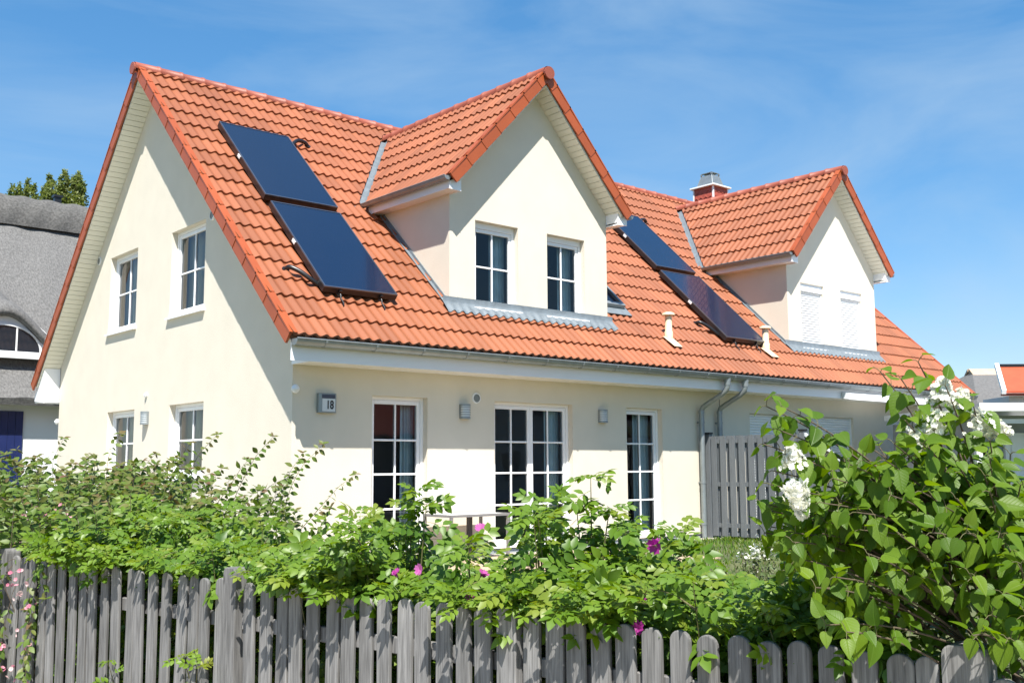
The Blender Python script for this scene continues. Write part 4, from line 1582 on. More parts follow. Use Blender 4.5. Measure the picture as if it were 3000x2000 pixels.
# rear slope and thick eave
mb.quad((-2.6, TY1, TZ1), (3.5, TY1, TZ1), (3.5, 2 * TY1 - TY0, TZ0), (-2.6, 2 * TY1 - TY0, TZ0), .5)
nroof = mb.build('thatched_roof', M['thatch'], nb)
mb = MB()
mb.prism([(-2.6, TY0, TZ0 + .02), (-2.6, TY0 + .05, TZ0 - .14), (-2.6, TY0 + .7, TZ0 - .02), (-2.6, TY0 + .4, TZ0 + .3)], (6.1, 0, 0), .5)
mb.build('eave_edge', M['thatch'], nroof)
mb = MB()                              # heather ridge, a thick roll
K = 14
vs_, fs_ = [], []
for i in range(61):
    x = -2.6 + 6.1 * i / 60
    for k in range(K + 1):
        a = math.pi * (-.05 + 1.1 * k / K)
        rr = 1 + .03 * math.sin(i * .9 + k)
        vs_.append((x, TY1 + math.cos(a) * .62 * rr, TZ1 - .42 + math.sin(a) * .82 * rr))
for i in range(60):
    for k in range(K):
        fs_.append((i * (K + 1) + k, i * (K + 1) + k + 1, (i + 1) * (K + 1) + k + 1, (i + 1) * (K + 1) + k))
mb.add(vs_, fs_, .5, True)
mb.build('ridge_thatch', M['thatch_ridge'], nroof)
mb = MB()
mb.box((2.50, 18.40, 8.5), (2.68, 18.58, 8.98))
mb.box((2.47, 18.37, 8.982), (2.71, 18.61, 9.05))
mb.build('chimney', M['dark'], nroof)
# walls
mb = MB()
mb.box((-2.4, 14.0, -.5), (3.2, 14.1, 3.0))
mb.box((3.1, 14.1, -.5), (3.2, 22.8, 3.0))
mb.box((-2.4, 14.1, -.5), (-2.3, 22.8, 3.0))
mb.add([(-2.35, 14.0, 2.9), (-2.35, 23, 2.9), (-2.35, TY1, TZ1 - .15)], [(0, 1, 2)], .5)
mb.build('wall', M['whitewash'], nb)
mb = MB()
for j in range(9):
    mb.box((-.82 + j * .168, 13.955, -.36), (-.82 + j * .168 + .162, 13.998, 2.62))
mb.build('door', M['navy'], nb)
# eyebrow window: white surround, arched window, thatch brow over it
ex, ez = .25, 3.97
YW = 14.20
mb = MB()
out = [(ex + 1.14 * math.cos(a), YW + .04, ez + .90 * math.sin(a) ** .8) for a in [math.pi * k / 24 for k in range(25)]]
mb.prism(out, (0, .05, 0), .5)
eye = mb.build('window', M['whitewash'], nb)
mb = MB()
ro = [(ex + .86 * math.cos(a), ez + .03 + .70 * math.sin(a)) for a in [math.pi * k / 24 for k in range(25)]]
ri = [(ex + .80 * math.cos(a), ez + .08 + .60 * math.sin(a)) for a in [math.pi * k / 24 for k in range(25)]]
for k in range(24):
    mb.obox((0, 0, 0), (0, 0, 0), (0, 0, 0), (0, 0, 0)) if False else None
    a, b_, c, d = ro[k], ro[k + 1], ri[k + 1], ri[k]
    mb.prism([(a[0], YW + .036, a[1]), (b_[0], YW + .036, b_[1]), (c[0], YW + .036, c[1]), (d[0], YW + .036, d[1])], (0, -.05, 0), .5)
mb.box((ex - .86, YW - .02, ez), (ex + .86, YW + .036, ez + .075))
for q in (-.27, .27):
    mb.box((ex + q - .018, YW - .005, ez + .077), (ex + q + .018, YW + .034, ez + .64))
mb.build('window_frame', M['cam_white'], eye)
mb = MB()
mb.add([(p[0], YW + .012, p[1]) for p in ri], [tuple(range(25))], .5)
mb.build('pane', M['pane_dark'], eye)
mb = MB()
mb.box((ex - 1.5, YW - .16, ez - .10), (ex + 1.5, YW + .04, ez - .005))
mb.build('sill', M['cam_white'], eye)
mb = MB()
n = 48
vs_, fs_ = [], []
for i in range(n + 1):
    x = ex - 2.0 + 4.0 * i / n
    t = brow(x)
    y0 = YW - .14
    inn = max(ez - .1, t)
    vs_ += [(x, YW + .05, inn - .02), (x, y0, inn + .02), (x, y0 - .02, max(tz_(x, y0 - .02), t + .12)), (x, y0 + .10, max(tz_(x, y0 + .1) + .02, t + .27)), (x, y0 + .45, max(tz_(x, y0 + .45) + .015, t + .42))]
for i in range(n):
    for j in range(4):
        fs_.append((i * 5 + j, (i + 1) * 5 + j, (i + 1) * 5 + j + 1, i * 5 + j + 1))
mb.add(vs_, fs_, .5, True)
mb.build('eyebrow_thatch', M['thatch'], nroof)

# houses to the right, behind the lilac.  They face the lane, square to the camera's right-hand axis
A0 = Vector((rt0.x, rt0.y, 0))
B0 = Vector((math.sin(YAW), math.cos(YAW), 0))
def fr(o):
    return lambda a, b_, z: o + A0 * a + B0 * b_ + Vector((0, 0, z))
o1 = CAM.copy(); o1.z = 0
F = fr(o1)
# grey thatched house, 30 m away
tg = thing('thatched_house', 'grey thatched roof with pale ridge and a red roofed gable, far right behind the lilac', 'house', tuple(F(16, 33, -.4)))
mb = MB()
def zq(py, d):
    return 1.267 + (1366 - py) / 3051 * d
def xq(px, d):
    return (px - 1500) / 3051 * d
rx0, rx1 = xq(2852, 32), xq(2852, 32) + 12
ex0 = xq(2795, 29)
mb.add([F(ex0, 27.5, zq(1225, 29)), F(rx1, 27.5, zq(1225, 29)), F(rx1, 32, zq(1098, 32)), F(rx0, 32, zq(1098, 32)), F(ex0, 36.5, zq(1225, 29)), F(rx1, 36.5, zq(1225, 29))],
       [(0, 1, 2, 3), (0, 3, 4), (3, 2, 5, 4)], .5)
tr_ = mb.build('thatched_roof', M['thatch'], tg)
mb = MB()
mb.obox(F(rx0 - .12, 31.45, zq(1098, 32) - .38), A0 * 12.2, B0 * .55 + Vector((0, 0, .40)), Vector((0, 0, .08)) - B0 * .05, .5)
mb.obox(F(rx0 - .12, 32.05, zq(1098, 32) + .02), A0 * 12.2, B0 * .55 - Vector((0, 0, .40)), Vector((0, 0, .08)), .5)
mb.build('ridge_thatch', M['pave'], tr_)
mb = MB()
mb.obox(F(ex0 + .5, 28.2, -.5), A0 * 13, B0 * 7.5, Vector((0, 0, zq(1225, 29) + .5)), .5)
mb.build('wall', M['whitewash'], tg)
# red gabled bay in front of it
d_ = 26.5
mb = MB()
xl, xr = xq(2946, d_), xq(2946, d_) + 4
zt, zb = zq(1078, d_), zq(1160, d_)
mb.obox(F(xl, d_, zb), A0 * 4, A0 * .27 + B0 * .9 + Vector((0, 0, zt - zb)), Vector((0, 0, .05)), .5)
mb.obox(F(xl + .02, d_ + .05, zb - .05), A0 * 4, A0 * .02 + B0 * .3, Vector((0, 0, .045)), .5)
rb = mb.build('bay_roof', M['redroof'], tg)
mb = MB()
mb.obox(F(xl - .11, d_ - .04, zb - .03), A0 * .11, A0 * .27 + B0 * .9 + Vector((0, 0, zt - zb + .06)), Vector((0, 0, .10)) - B0 * .03, .5)
mb.build('barge_board', M['cam_white'], rb)
mb = MB()
mb.obox(F(xl + .27, d_ + .86, zt + .052), A0 * 4, B0 * .2, Vector((0, 0, .06)), .5)
mb.build('ridge_cap', M['dark'], rb)
mb = MB()
mb.obox(F(xl + .3, d_ + .45, .5), A0 * 3.5, B0 * 1.5, Vector((0, 0, zb - .55)), .5)
mb.build('wall', M['whitewash'], tg)

# white car port with double doors
gp = thing('garage', 'white garage with flat canopy roof and white doors behind the lilac', 'garage', tuple(F(9, 18, -.4)))
d_ = 17.5
mb = MB()
ga = xq(2862, 18.5)
mb.obox(F(ga, 18.6, -.5), A0 * 9, B0 * .1, Vector((0, 0, 2.62)), .5)
mb.obox(F(ga, 18.7, -.5), A0 * .1, B0 * 4, Vector((0, 0, 2.62)), .5)
mb.build('wall', M['shade'], gp)
mb = MB()
gx = xq(2868, d_)
mb.obox(F(gx, d_, zq(1212, d_)), A0 * 8, B0 * .05, Vector((0, 0, .135)), .5)
mb.obox(F(gx + .01, d_ + .052, zq(1212, d_) + .03), A0 * 8, B0 * 4.5, Vector((0, 0, .10)), .5)
rf = mb.build('canopy_roof', M['cam_white'], gp)
mb = MB()
mb.obox(F(gx, d_ + .25, zq(1247, d_)), A0 * 8, B0 * .07, Vector((0, 0, .075)), .5)
mb.build('canopy_beam', M['cam_white'], rf)
for px_ in (2872, 2975):
    mb = MB()
    mb.obox(F(xq(px_, d_) + (.9 if px_ > 2900 else 0), d_ + .26, -.5), A0 * .10, B0 * .10, Vector((0, 0, zq(1247, d_) + .5)), .5)
    mb.build('post', M['cam_white'], rf)
for k in range(3):
    mb = MB()
    xa = xq(2940, 18.45) + k * .92
    mb.obox(F(xa, 18.5, -.45), A0 * .90, B0 * .08, Vector((0, 0, zq(1277, 18.5) + .45)), .5)
    for j in range(3):
        mb.obox(F(xa + .1, 18.47, -.2 + j * .68), A0 * .70, B0 * .028, Vector((0, 0, .58)), .5)
    mb.build('door', M['cam_white'], gp)
for k in range(0):
    mb = MB()
    xa = xq(2705, 18.45) + k * .72
    mb.obox(F(xa, 18.5, -.45), A0 * .68, B0 * .08, Vector((0, 0, zq(1300, 18.5) + .45)), .5)
    mb.obox(F(xa + .08, 18.47, -.2), A0 * .52, B0 * .028, Vector((0, 0, 1.6)), .5)
    mb.build('door', M['cam_white'], gp)

# houses and a tree across the garden to the south-east: the front windows mirror them
oh = thing('clapboard_house', 'white clapboard gabled house mirrored in the double glazed door', 'house', (26.5, -28, -.4))
mb = MB()
X0, X1, Y0, Y1, E_, AP = 22.5, 30.5, -33.0, -24.0, 3.0, 7.6
for i in range(26):
    z0, z1 = -.5 + i * .31, -.5 + (i + 1) * .31
    f = lambda z: max(0.0, (z - E_) / (AP - E_)) * (X1 - X0) / 2
    a0, a1, b0, b1 = X0 + f(z0), X1 - f(z0), X0 + f(z1), X1 - f(z1)
    if a1 - a0 < .05:
        break
    mb.add([(a0, Y1 + .04, z0), (a1, Y1 + .04, z0), (max(b1, (X0 + X1) / 2), Y1, z1), (min(b0, (X0 + X1) / 2), Y1, z1)], [(0, 1, 2, 3)], .5)
mb.quad((X0, Y0, -.5), (X0, Y1, -.5), (X0, Y1, E_), (X0, Y0, E_))
mb.build('wall', M['whitewash'], oh)
mb = MB()
mx_ = (X0 + X1) / 2
mb.obox((X0 - .35, Y0, E_ - .40), (mx_ - X0 + .35, 0, AP - E_ + .45), (0, Y1 - Y0 + .4, 0), (0, 0, .12))
mb.obox((X1 + .35, Y0, E_ - .40), (mx_ - X1 - .35, 0, AP - E_ + .45), (0, Y1 - Y0 + .4, 0), (0, 0, .12))
mb.build('roof', M['redroof'], oh)
for wx, wz in ((24.0, .6), (28.0, .6), (25.9, 3.6)):
    mb = MB()
    mb.box((wx, Y1 + .02, wz), (wx + 1.2, Y1 + .10, wz + 1.4))
    f_ = mb.build('window', M['cam_white'], oh)
    mb = MB()
    for q in (0, 1):
        mb.box((wx + .08 + q * .54, Y1 + .101, wz + .08), (wx + .08 + q * .54 + .5, Y1 + .106, wz + 1.32))
    mb.build('pane', M['solar'], f_)
rh = thing('red_roofed_house', 'low white house with a red roof mirrored in the narrow front windows', 'house', (36, -24, -.4))
mb = MB()
mb.box((31.5, -26.0, -.5), (42.0, -19.0, 2.6))
mb.build('wall', M['whitewash'], rh)
mb = MB()
mb.prism([(31.1, -18.4, 2.45), (31.1, -22.5, 6.0), (31.1, -26.6, 2.45), (31.1, -26.6, 2.6), (31.1, -22.5, 6.16), (31.1, -18.4, 2.6)], (11.3, 0, 0))
mb.build('roof', M['redroof'], rh)
mb = MB()
mb.box((33.5, -18.99, .5), (35.0, -18.93, 1.9))
mb.build('window', M['solar'], rh)
sh_ = thing('garden_shed', 'brown shed with a dark red roof mirrored in the narrow window by the house corner', 'shed', (17, -24, -.4))
mb = MB()
mb.box((13.5, -26.0, -.5), (20.5, -22.0, 2.5))
mb.build('wall', M['thatch_cut'], sh_)
mb = MB()
mb.prism([(13.1, -21.6, 2.35), (13.1, -24.0, 3.6), (13.1, -26.4, 2.35), (13.1, -26.4, 2.5), (13.1, -24.0, 3.75), (13.1, -21.6, 2.5)], (7.8, 0, 0))
mb.build('roof', M['slate'], sh_)

# ================================================================== PICKET FENCE
FP0 = Vector((-3.784, -8.715, 0))
FA = R(-9)
FD = Vector((math.sin(FA), math.cos(FA), 0))
FN = Vector((math.cos(FA), -math.sin(FA), 0))


def fpt(s, off=0.0, z=0.0):
    return FP0 + FD * s + FN * off + Vector((0, 0, z))


fence = thing('picket_fence', 'weathered grey wooden picket fence with round topped slats in front of the hedge', 'fence', tuple(fpt(0, 0, -.4)))
S_P = [4.479, 4.337, 4.199, 4.064, 3.927, 3.799, 3.66, 3.516, 3.405, 3.26, 3.122, 2.985, 2.863, 2.728, 2.598, 2.46, 2.334, 2.204, 2.071, 1.793, 1.668, 1.534, 1.411, 1.286, 1.15, 1.031, 0.901, 0.778, 0.648, 0.527, 0.403, 0.284, 0.156, -0.089, -0.21, -0.327, -0.446, -0.564, -0.679, -0.792, -0.913, -1.028, -1.141, -1.256, -1.37, -1.481, -1.594, -1.686, -1.91, -2.02, -2.13]
frot = FA                                   # picket local +Y runs along the fence


def picket_mesh(w, th, h, rnd_top):
    mb = MB()
    n = 12
    ol = [(0, -w / 2, 0), (0, w / 2, 0)]
    rr = w / 2
    rise = rr * rnd_top
    for k in range(n + 1):
        a = math.pi * k / n
        ol.append((0, math.cos(a) * rr, h - rise + math.sin(a) * rise))
    mb.prism([(-th / 2, p[1], p[2]) for p in ol], (th, 0, 0), .5)
    return mb.mesh('picket', M['wood'])


pm = [picket_mesh(.088, .020, 1.10, r_) for r_ in (.86, .95, .78)]
pm_n = picket_mesh(.070, .020, 1.10, .9)
for i, s in enumerate(S_P):
    o = bpy.data.objects.new('picket', pm_n if i in (47,) else pm[i % 3])
    col.objects.link(o)
    o.parent = fence
    zt = .672 + random.uniform(-.008, .008)
    if s > 3.2:
        zt -= .0
    if s < -1.85:
        zt = .64 + random.uniform(-.01, .01)
    p = fpt(s, -.0 + random.uniform(-.003, .003), zt - 1.10)
    o.location = p - fence.location
    o.rotation_euler = (R(random.uniform(-.5, .5)), R(random.uniform(-.8, .8)), -frot * 1 + R(random.uniform(-1.5, 1.5)))
    o.scale = (1, random.uniform(.94, 1.05), 1)
    md = o.modifiers.new('bevel', 'BEVEL'); md.width = .005; md.segments = 2; md.limit_method = 'ANGLE'; md.angle_limit = R(50)
for s, w, zt in ((4.62, .115, .72), (1.955, .112, .742), (.02, .105, .69), (-1.80, .135, .722)):
    mb = MB()
    n = 12
    d2 = .055
    ol = [fpt(s - w / 2, 0, -.6), fpt(s + w / 2, 0, -.6)]
    for k in range(n + 1):
        a = math.pi * k / n
        ol.append(fpt(s + math.copysign(abs(math.cos(a)) ** .55, math.cos(a)) * w / 2, 0, zt - .05 + (math.sin(a) ** .7) * .05))
    mb.prism([q - FN * .03 for q in ol], FN * .105, .5)
    bevel(mb.build('post', M['wood'], fence), .006, 2)
for (s0, s1) in ((2.02, 4.57), (.075, 1.895), (-1.73, -.035), (-2.6, -1.87)):
    for z in (.42, -.22):
        mb = MB()
        mb.obox(fpt(s0, .014, z), FD * (s1 - s0), FN * .032, Vector((0, 0, .075)), .5)
        bevel(mb.build('rail', M['wood'], fence), .004, 1)


# ================================================================== PLANTS
def norm(a):
    return a / (np.linalg.norm(a, axis=-1, keepdims=True) + 1e-12)


COMP = [compound_tmpl(3, 1), compound_tmpl(3, 2), compound_tmpl(2, 3)]
LEAF = leaf_tmpl(.27, .05, .14)
SMALL = leaf_tmpl(.24, .04, .06)
HEART = heart_tmpl()
UPZ = np.array([0, 0, 1.0])


def petal_flower(n=5, w=.42):
    V_, F_, U_ = [], [], []
    for k in range(n):
        a = 2 * math.pi * k / n
        c, s = math.cos(a), math.sin(a)
        pts = [(0, .04, 0), (w * .95, .52, .22), (w * .8, .92, .42), (0, .84, .34), (-w * .8, .92, .42), (-w * .95, .52, .22)]
        b = len(V_)
        for x, y, z in pts:
            V_.append((x * c + y * s, -x * s + y * c, z))
            U_.append((0, 0))
        F_ += [(b, b + 1, b + 2, b + 3), (b, b + 3, b + 4, b + 5)]
    return np.array(V_, float), F_, np.array(U_, float)


FLOW = petal_flower()
LIGHTWARD = np.array([-.50, -.58, 0])      # leaves turn towards the light


def off_of(p):
    return (p[0] - FP0.x) * FN.x + (p[1] - FP0.y) * FN.y


def behind_fence(p, d, L):
    q = p + d * L
    for w in (p, q):
        if off_of(w) < .07 and w[2] < .60 - .5 * max(0, -off_of(w)):
            return False
    return True



def flowers_obj(name, pts, size, m, parent, face=None, rnd=None):
    n = len(pts)
    z = norm(rng.normal(size=(n, 3)) + (np.array(face) if face is not None else UPZ) * 1.6)
    y = np.cross(z, rng.normal(size=(n, 3)))
    return leaf_object(name, FLOW, pts, y, z, np.full(n, size) * rng.uniform(.8, 1.2, n), rng.random(n) if rnd is None else rnd, m, parent)


def canes_foliage(parent, canes, name_mat, tm_list, leaf_len, spacing, t0, elev=(5, 40), rosette=5, stem_r=.005, stem_m='cane', opposite=False, rnd_fn=None, droop=0.0, flat=.6, keep=None):
    """canes: list of point arrays (k,3) from base to tip; leaves set along them"""
    sets = {i: [[], [], [], [], []] for i in range(len(tm_list))}
    st = MB()
    for cpts in canes:
        cpts = np.asarray(cpts)
        seg = np.linalg.norm(np.diff(cpts, axis=0), axis=1)
        cum = np.concatenate([[0], np.cumsum(seg)])
        L = cum[-1]
        st.tube([Vector(p) for p in cpts], [stem_r * (1 - .7 * k / (len(cpts) - 1)) for k in range(len(cpts))], 5, cap=False)
        n = max(2, int(L * (1 - t0) / spacing))
        az = rng.uniform(0, 6.28)
        ts = np.linspace(t0, .985, n)
        pos = np.column_stack([np.interp(ts * L, cum, cpts[:, k]) for k in range(3)])
        tang = norm(np.column_stack([np.interp(np.minimum(ts + .03, 1) * L, cum, cpts[:, k]) for k in range(3)]) - np.column_stack([np.interp((ts - .03) * L, cum, cpts[:, k]) for k in range(3)]))
        for k in range(n):
            az += (1.5708 if opposite else 2.4) + rng.uniform(-.35, .35)
            for q in ((0, math.pi) if opposite else (0,)):
                h = np.array([math.cos(az + q), math.sin(az + q), 0])
                h = norm(h - tang[k] * h.dot(tang[k]))
                e = math.radians(rng.uniform(*elev))
                d = h * math.cos(e) + tang[k] * math.sin(e) + np.array([0, 0, -droop])
                i = rng.integers(len(tm_list))
                S = sets[i]
                if keep and not keep(pos[k], norm(d), leaf_len):
                    continue
                S[0].append(pos[k] + h * .005)
                S[1].append(d)
                S[2].append(UPZ * flat + LIGHTWARD + rng.normal(size=3) * .36 + h * .15)
                S[3].append(leaf_len * rng.uniform(.72, 1.15) * (1 - .25 * (ts[k] > .95)))
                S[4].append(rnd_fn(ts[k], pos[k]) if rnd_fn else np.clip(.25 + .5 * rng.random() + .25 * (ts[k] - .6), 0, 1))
        for k in range(rosette):
            a = k * 6.283 / max(rosette, 1) + rng.uniform(-.3, .3)
            h = np.array([math.cos(a), math.sin(a), 0])
            e = math.radians(rng.uniform(-8, 46))
            i = rng.integers(len(tm_list))
            S = sets[i]
            if keep and not keep(cpts[-1], np.array([h[0] * .7, h[1] * .7, .2]), leaf_len):
                continue
            S[0].append(cpts[-1])
            S[1].append(h * math.cos(e) + UPZ * math.sin(e))
            S[2].append(UPZ + h * .35 + LIGHTWARD * .6 + rng.normal(size=3) * .15)
            S[3].append(leaf_len * rng.uniform(.6, .95))
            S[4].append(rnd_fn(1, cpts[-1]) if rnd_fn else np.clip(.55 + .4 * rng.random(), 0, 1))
    os_ = []
    allP, allr = [], []
    for i, S in sets.items():
        if not S[0]:
            continue
        os_.append(leaf_object('foliage', tm_list[i], S[0], S[1], S[2], S[3], S[4], M[name_mat], parent))
    if len(os_) > 1:                    # one crown per plant
        bm = bmesh.new()
        for o in os_:
            bm.from_mesh(o.data)
        bm.to_mesh(os_[0].data)
        bm.free()
        for o in os_[1:]:
            me = o.data
            bpy.data.objects.remove(o)
            bpy.data.meshes.remove(me)
    st.build('stems', M[stem_m], parent)
    return os_[0] if os_ else None


# --- rose hedge: top outline by distance along the fence
PROF = [(5.2, 1.0), (3.94, 1.02), (3.56, 1.08), (2.99, 1.02), (2.48, .90), (2.15, .87), (1.69, .94), (1.41, 1.04), (1.15, .96), (.97, 1.08), (.80, .92), (.60, .98), (.44, .88), (.30, .93), (.13, 1.01), (-.10, 1.06), (-.24, 1.0), (-.42, .93), (-.58, .90), (-.74, .89), (-1.03, .90), (-2.2, .9)]
PS = np.array([p[0] for p in PROF[::-1]])
PZ = np.array([p[1] for p in PROF[::-1]])


def htop(s):
    return float(np.interp(s, PS, PZ)) - .04 - .24 * math.exp(-((s - .64) / .17) ** 2)


def rose_canes(s0, s1, n, o0=.10, o1=.85, front=.45):
    cs = []
    for _ in range(n):
        s = rng.uniform(s0, s1)
        f = rng.random() < front
        off = rng.uniform(o0, o0 + .22) if f else rng.uniform(o0, o1)
        top = htop(s)
        frac = rng.uniform(.42, .86) if f else (rng.uniform(.98, 1.09) if rng.random() < .10 else rng.uniform(.55, .98))
        zt = -.15 + (top + .12) * frac
        ground = gz(*fpt(s, off)[:2])
        b = np.array(fpt(s + rng.normal() * .10, min(max(off + rng.normal() * .12, .10), .8), ground))
        lean_n = -rng.uniform(.0, .20) if f else rng.normal() * .13
        tip = np.array(fpt(s + rng.normal() * .12, max(off + lean_n, -.08 if zt > .74 else .14), zt))
        mid = b * .45 + tip * .55 + np.array([rng.normal() * .03, rng.normal() * .03, .07])
        q = []
        for t in np.linspace(0, 1, 7):
            q.append(b * (1 - t) ** 2 + 2 * t * (1 - t) * mid + tip * t * t)
        cs.append(np.array(q))
        for _k in range(2):            # short side shoots that end in a rosette
            tq = rng.uniform(.62, .9)
            p0 = b * (1 - tq) ** 2 + 2 * tq * (1 - tq) * mid + tip * tq * tq
            a_ = rng.uniform(0, 6.283)
            l_ = rng.uniform(.10, .20)
            p1 = p0 + np.array([math.cos(a_) * l_, math.sin(a_) * l_, rng.uniform(.02, .12)])
            if off_of(p1) < .12 and p1[2] < .72:
                continue
            cs.append(np.array([p0 + (p1 - p0) * t + np.array([0, 0, .02 * math.sin(3.14 * t)]) for t in np.linspace(0, 1, 4)]))
    return cs


def shoot(s, off, z0, z1, lean=(0, 0)):
    b = np.array(fpt(s, off, z0))
    tip = np.array(fpt(s + lean[0], off + lean[1], z1))
    return np.array([b + (tip - b) * t + np.array([0, 0, .02 * math.sin(3.14 * t)]) for t in np.linspace(0, 1, 6)])


def drape(s0, s1):
    out = []
    for _ in range(int(11 * (s1 - s0))):
        s = rng.uniform(s0, s1)
        if 1.75 < s < 2.15 or .36 < s < .66 or s < -.75 or s > 3.9:
            continue
        p0 = np.array(fpt(s, rng.uniform(.16, .34), rng.uniform(.55, .78)))
        p2 = np.array(fpt(s + rng.normal() * .06, rng.uniform(-.08, .03), rng.uniform(.66, .78)))
        p1 = (p0 + p2) / 2 + np.array([0, 0, .07])
        out.append(np.array([p0 * (1 - t) ** 2 + 2 * t * (1 - t) * p1 + p2 * t * t for t in np.linspace(0, 1, 5)]))
    return out


rose_specs = [
    (2.55, 4.25, 170, 'rose bush with bright green leaves, left of the left fence post, below the gable windows', []),
    (1.35, 2.6, 130, 'low flat topped rose bush just right of the left fence post', []),
    (.55, 1.42, 105, 'rose bush with a tall tip in front of the terrace table', [shoot(.98, .42, .7, 1.14), shoot(1.02, .40, .7, 1.08, (.05, .05)), shoot(.93, .38, .7, 1.06, (-.04, 0))]),
    (-.33, .62, 130, 'tallest rose bush, with pink blossoms, in front of the double glazed door', [shoot(-.10, .42, .8, 1.22), shoot(-.06, .40, .8, 1.10, (.05, .03)), shoot(-.15, .42, .8, 1.08, (-.05, .0)), shoot(.14, .40, .8, 1.09), shoot(.20, .42, .8, 1.04)]),
    (-1.45, -.28, 135, 'rose bush with magenta blossoms beside the lilac', []),
]
FLP = {  # (s, off, z): blossoms on the outer leaves
    2: [(.73, .06, .78)],
    3: [(.27, .14, .80), (.26, .05, .71), (.62, .10, .80), (.43, .3, .98)],
    4: [(-.56, .25, .955), (-.60, .08, .77), (-.60, .05, .655)],
}
for i, (s0, s1, n, lab, extra) in enumerate(rose_specs):
    t = thing('rose_bush', lab, 'bush', tuple(fpt((s0 + s1) / 2, .4, gz(*fpt((s0 + s1) / 2, .4)[:2]))), 'rose bushes along the picket fence')
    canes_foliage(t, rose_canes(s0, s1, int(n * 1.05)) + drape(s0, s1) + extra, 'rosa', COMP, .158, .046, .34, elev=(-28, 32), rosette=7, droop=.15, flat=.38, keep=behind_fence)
    for (s, off, z) in FLP.get(i, []):
        big = rng.uniform(.024, .033)
        p = np.array(fpt(s, off - .03, z))
        pts = np.array([p, p + rng.normal(size=3) * .004])
        fo = flowers_obj('flower', pts, big, M['pink'], t, face=(-.8, -.5, .5))

# suckers that grow through the fence
for i in (0,):
    pass
sk = thing('rose_sucker', 'bright green rose shoot growing through the fence left of the left post', 'bush', tuple(fpt(2.3, -.03, .1)))
canes_foliage(sk, [shoot(2.36, .05, -.02, .24, (-.04, -.11)), shoot(2.36, .05, -.02, .20, (-.20, -.12)), shoot(2.36, .05, -.02, .06, (-.30, -.11))], 'rosa', COMP, .115, .06, .45, rosette=4,
              rnd_fn=lambda t, p: .7 + .3 * rng.random())
sk = thing('rose_sucker', 'small green sprig between the slats in the middle of the left fence section', 'bush', tuple(fpt(3.0, -.03, -.1)))
canes_foliage(sk, [shoot(3.10, .03, -.2, .12, (0, -.09)), shoot(3.10, .03, -.2, -.06, (.10, -.09))], 'rosa', COMP, .09, .04, .3, rosette=3,
              rnd_fn=lambda t, p: .6 + .3 * rng.random())
sk = thing('rose_sucker', 'low green sprig at the bottom edge under the middle of the left fence section', 'bush', tuple(fpt(3.68, -.06, -.4)))
canes_foliage(sk, [shoot(3.70, -.06, -.56, -.34, (-.02, -.05)), shoot(3.70, -.06, -.56, -.30, (-.10, -.04))], 'rosa', COMP, .11, .04, .2, rosette=4,
              rnd_fn=lambda t, p: .7 + .3 * rng.random())
sk = thing('rose_sucker', 'low yellowish green sprig in the bottom left corner below the pink blossoms', 'bush', tuple(fpt(4.28, -.07, -.4)))
canes_foliage(sk, [shoot(4.28, -.07, -.56, -.30, (-.05, -.05)), shoot(4.28, -.07, -.56, -.27, (.07, -.05))], 'rosa', COMP, .11, .04, .2, rosette=4,
              rnd_fn=lambda t, p: .75 + .25 * rng.random())

# --- weigela: dense bush with long reddish shoots, far left
wg = thing('weigela_bush', 'large bush with reddish tips and pink blossoms at the left end of the fence', 'bush', tuple(fpt(5.6, .9, -.35)))
cs = []
for _ in range(440):
    s = rng.uniform(3.5, 6.8)
    off = rng.uniform(.15, 2.0)
    u = (off - .15) / 1.85
    b = np.array(fpt(s + rng.normal() * .15, off + rng.normal() * .1, -.36))
    top = (1.16 + .18 * math.exp(-((s - 5.4) / .9) ** 2)) * rng.uniform(.62, 1.0) - .10 * (off > 1.3)
    tip = np.array(fpt(s + rng.normal() * .2, off + rng.normal() * .2 - .1 * (off < .5), top))
    mid = b * .4 + tip * .6 + np.array([0, 0, .12])
    cs.append(np.array([b * (1 - t) ** 2 + 2 * t * (1 - t) * mid + tip * t * t for t in np.linspace(0, 1, 7)]))
canes_foliage(wg, cs, 'weigela', [LEAF], .078, .036, .25, elev=(10, 50), keep=behind_fence, rosette=4, opposite=True, droop=.25, stem_m='bark', stem_r=.005,
              rnd_fn=lambda t, p: np.clip(.08 + .50 * rng.random() + .40 * max(0, t - .75) / .25 * rng.random() + .08 * (p[2] > 1.0), 0, 1))
# the long shoots reaching above it, in world positions
LS = [((-3.05, -2.0, .95), (-2.95, -1.9, 1.62)), ((-2.75, -2.6, .95), (-2.55, -2.6, 1.52)), ((-2.6, -2.7, .9), (-2.35, -2.75, 1.60)), ((-2.4, -2.9, .9), (-2.15, -3.0, 1.36)),
      ((-2.3, -3.0, .85), (-1.95, -3.1, 1.58)), ((-2.05, -3.2, .8), (-1.75, -3.3, 1.42)), ((-1.9, -3.3, .8), (-1.62, -3.45, 1.50)), ((-3.3, -1.6, .95), (-3.35, -1.5, 1.58)),
      ((-3.6, -1.5, .9), (-3.75, -1.4, 1.46)), ((-2.9, -2.4, .9), (-2.78, -2.35, 1.42)), ((-1.9, -3.6, .7), (-1.45, -3.75, 1.22)), ((-2.2, -3.2, .8), (-1.85, -3.25, 1.2)),
      ((-3.1, -2.9, .8), (-2.6, -3.4, 1.28)), ((-2.7, -2.4, .9), (-2.6, -2.3, 1.35)), ((-3.4, -2.2, .9), (-3.3, -2.2, 1.40))]
cs = []
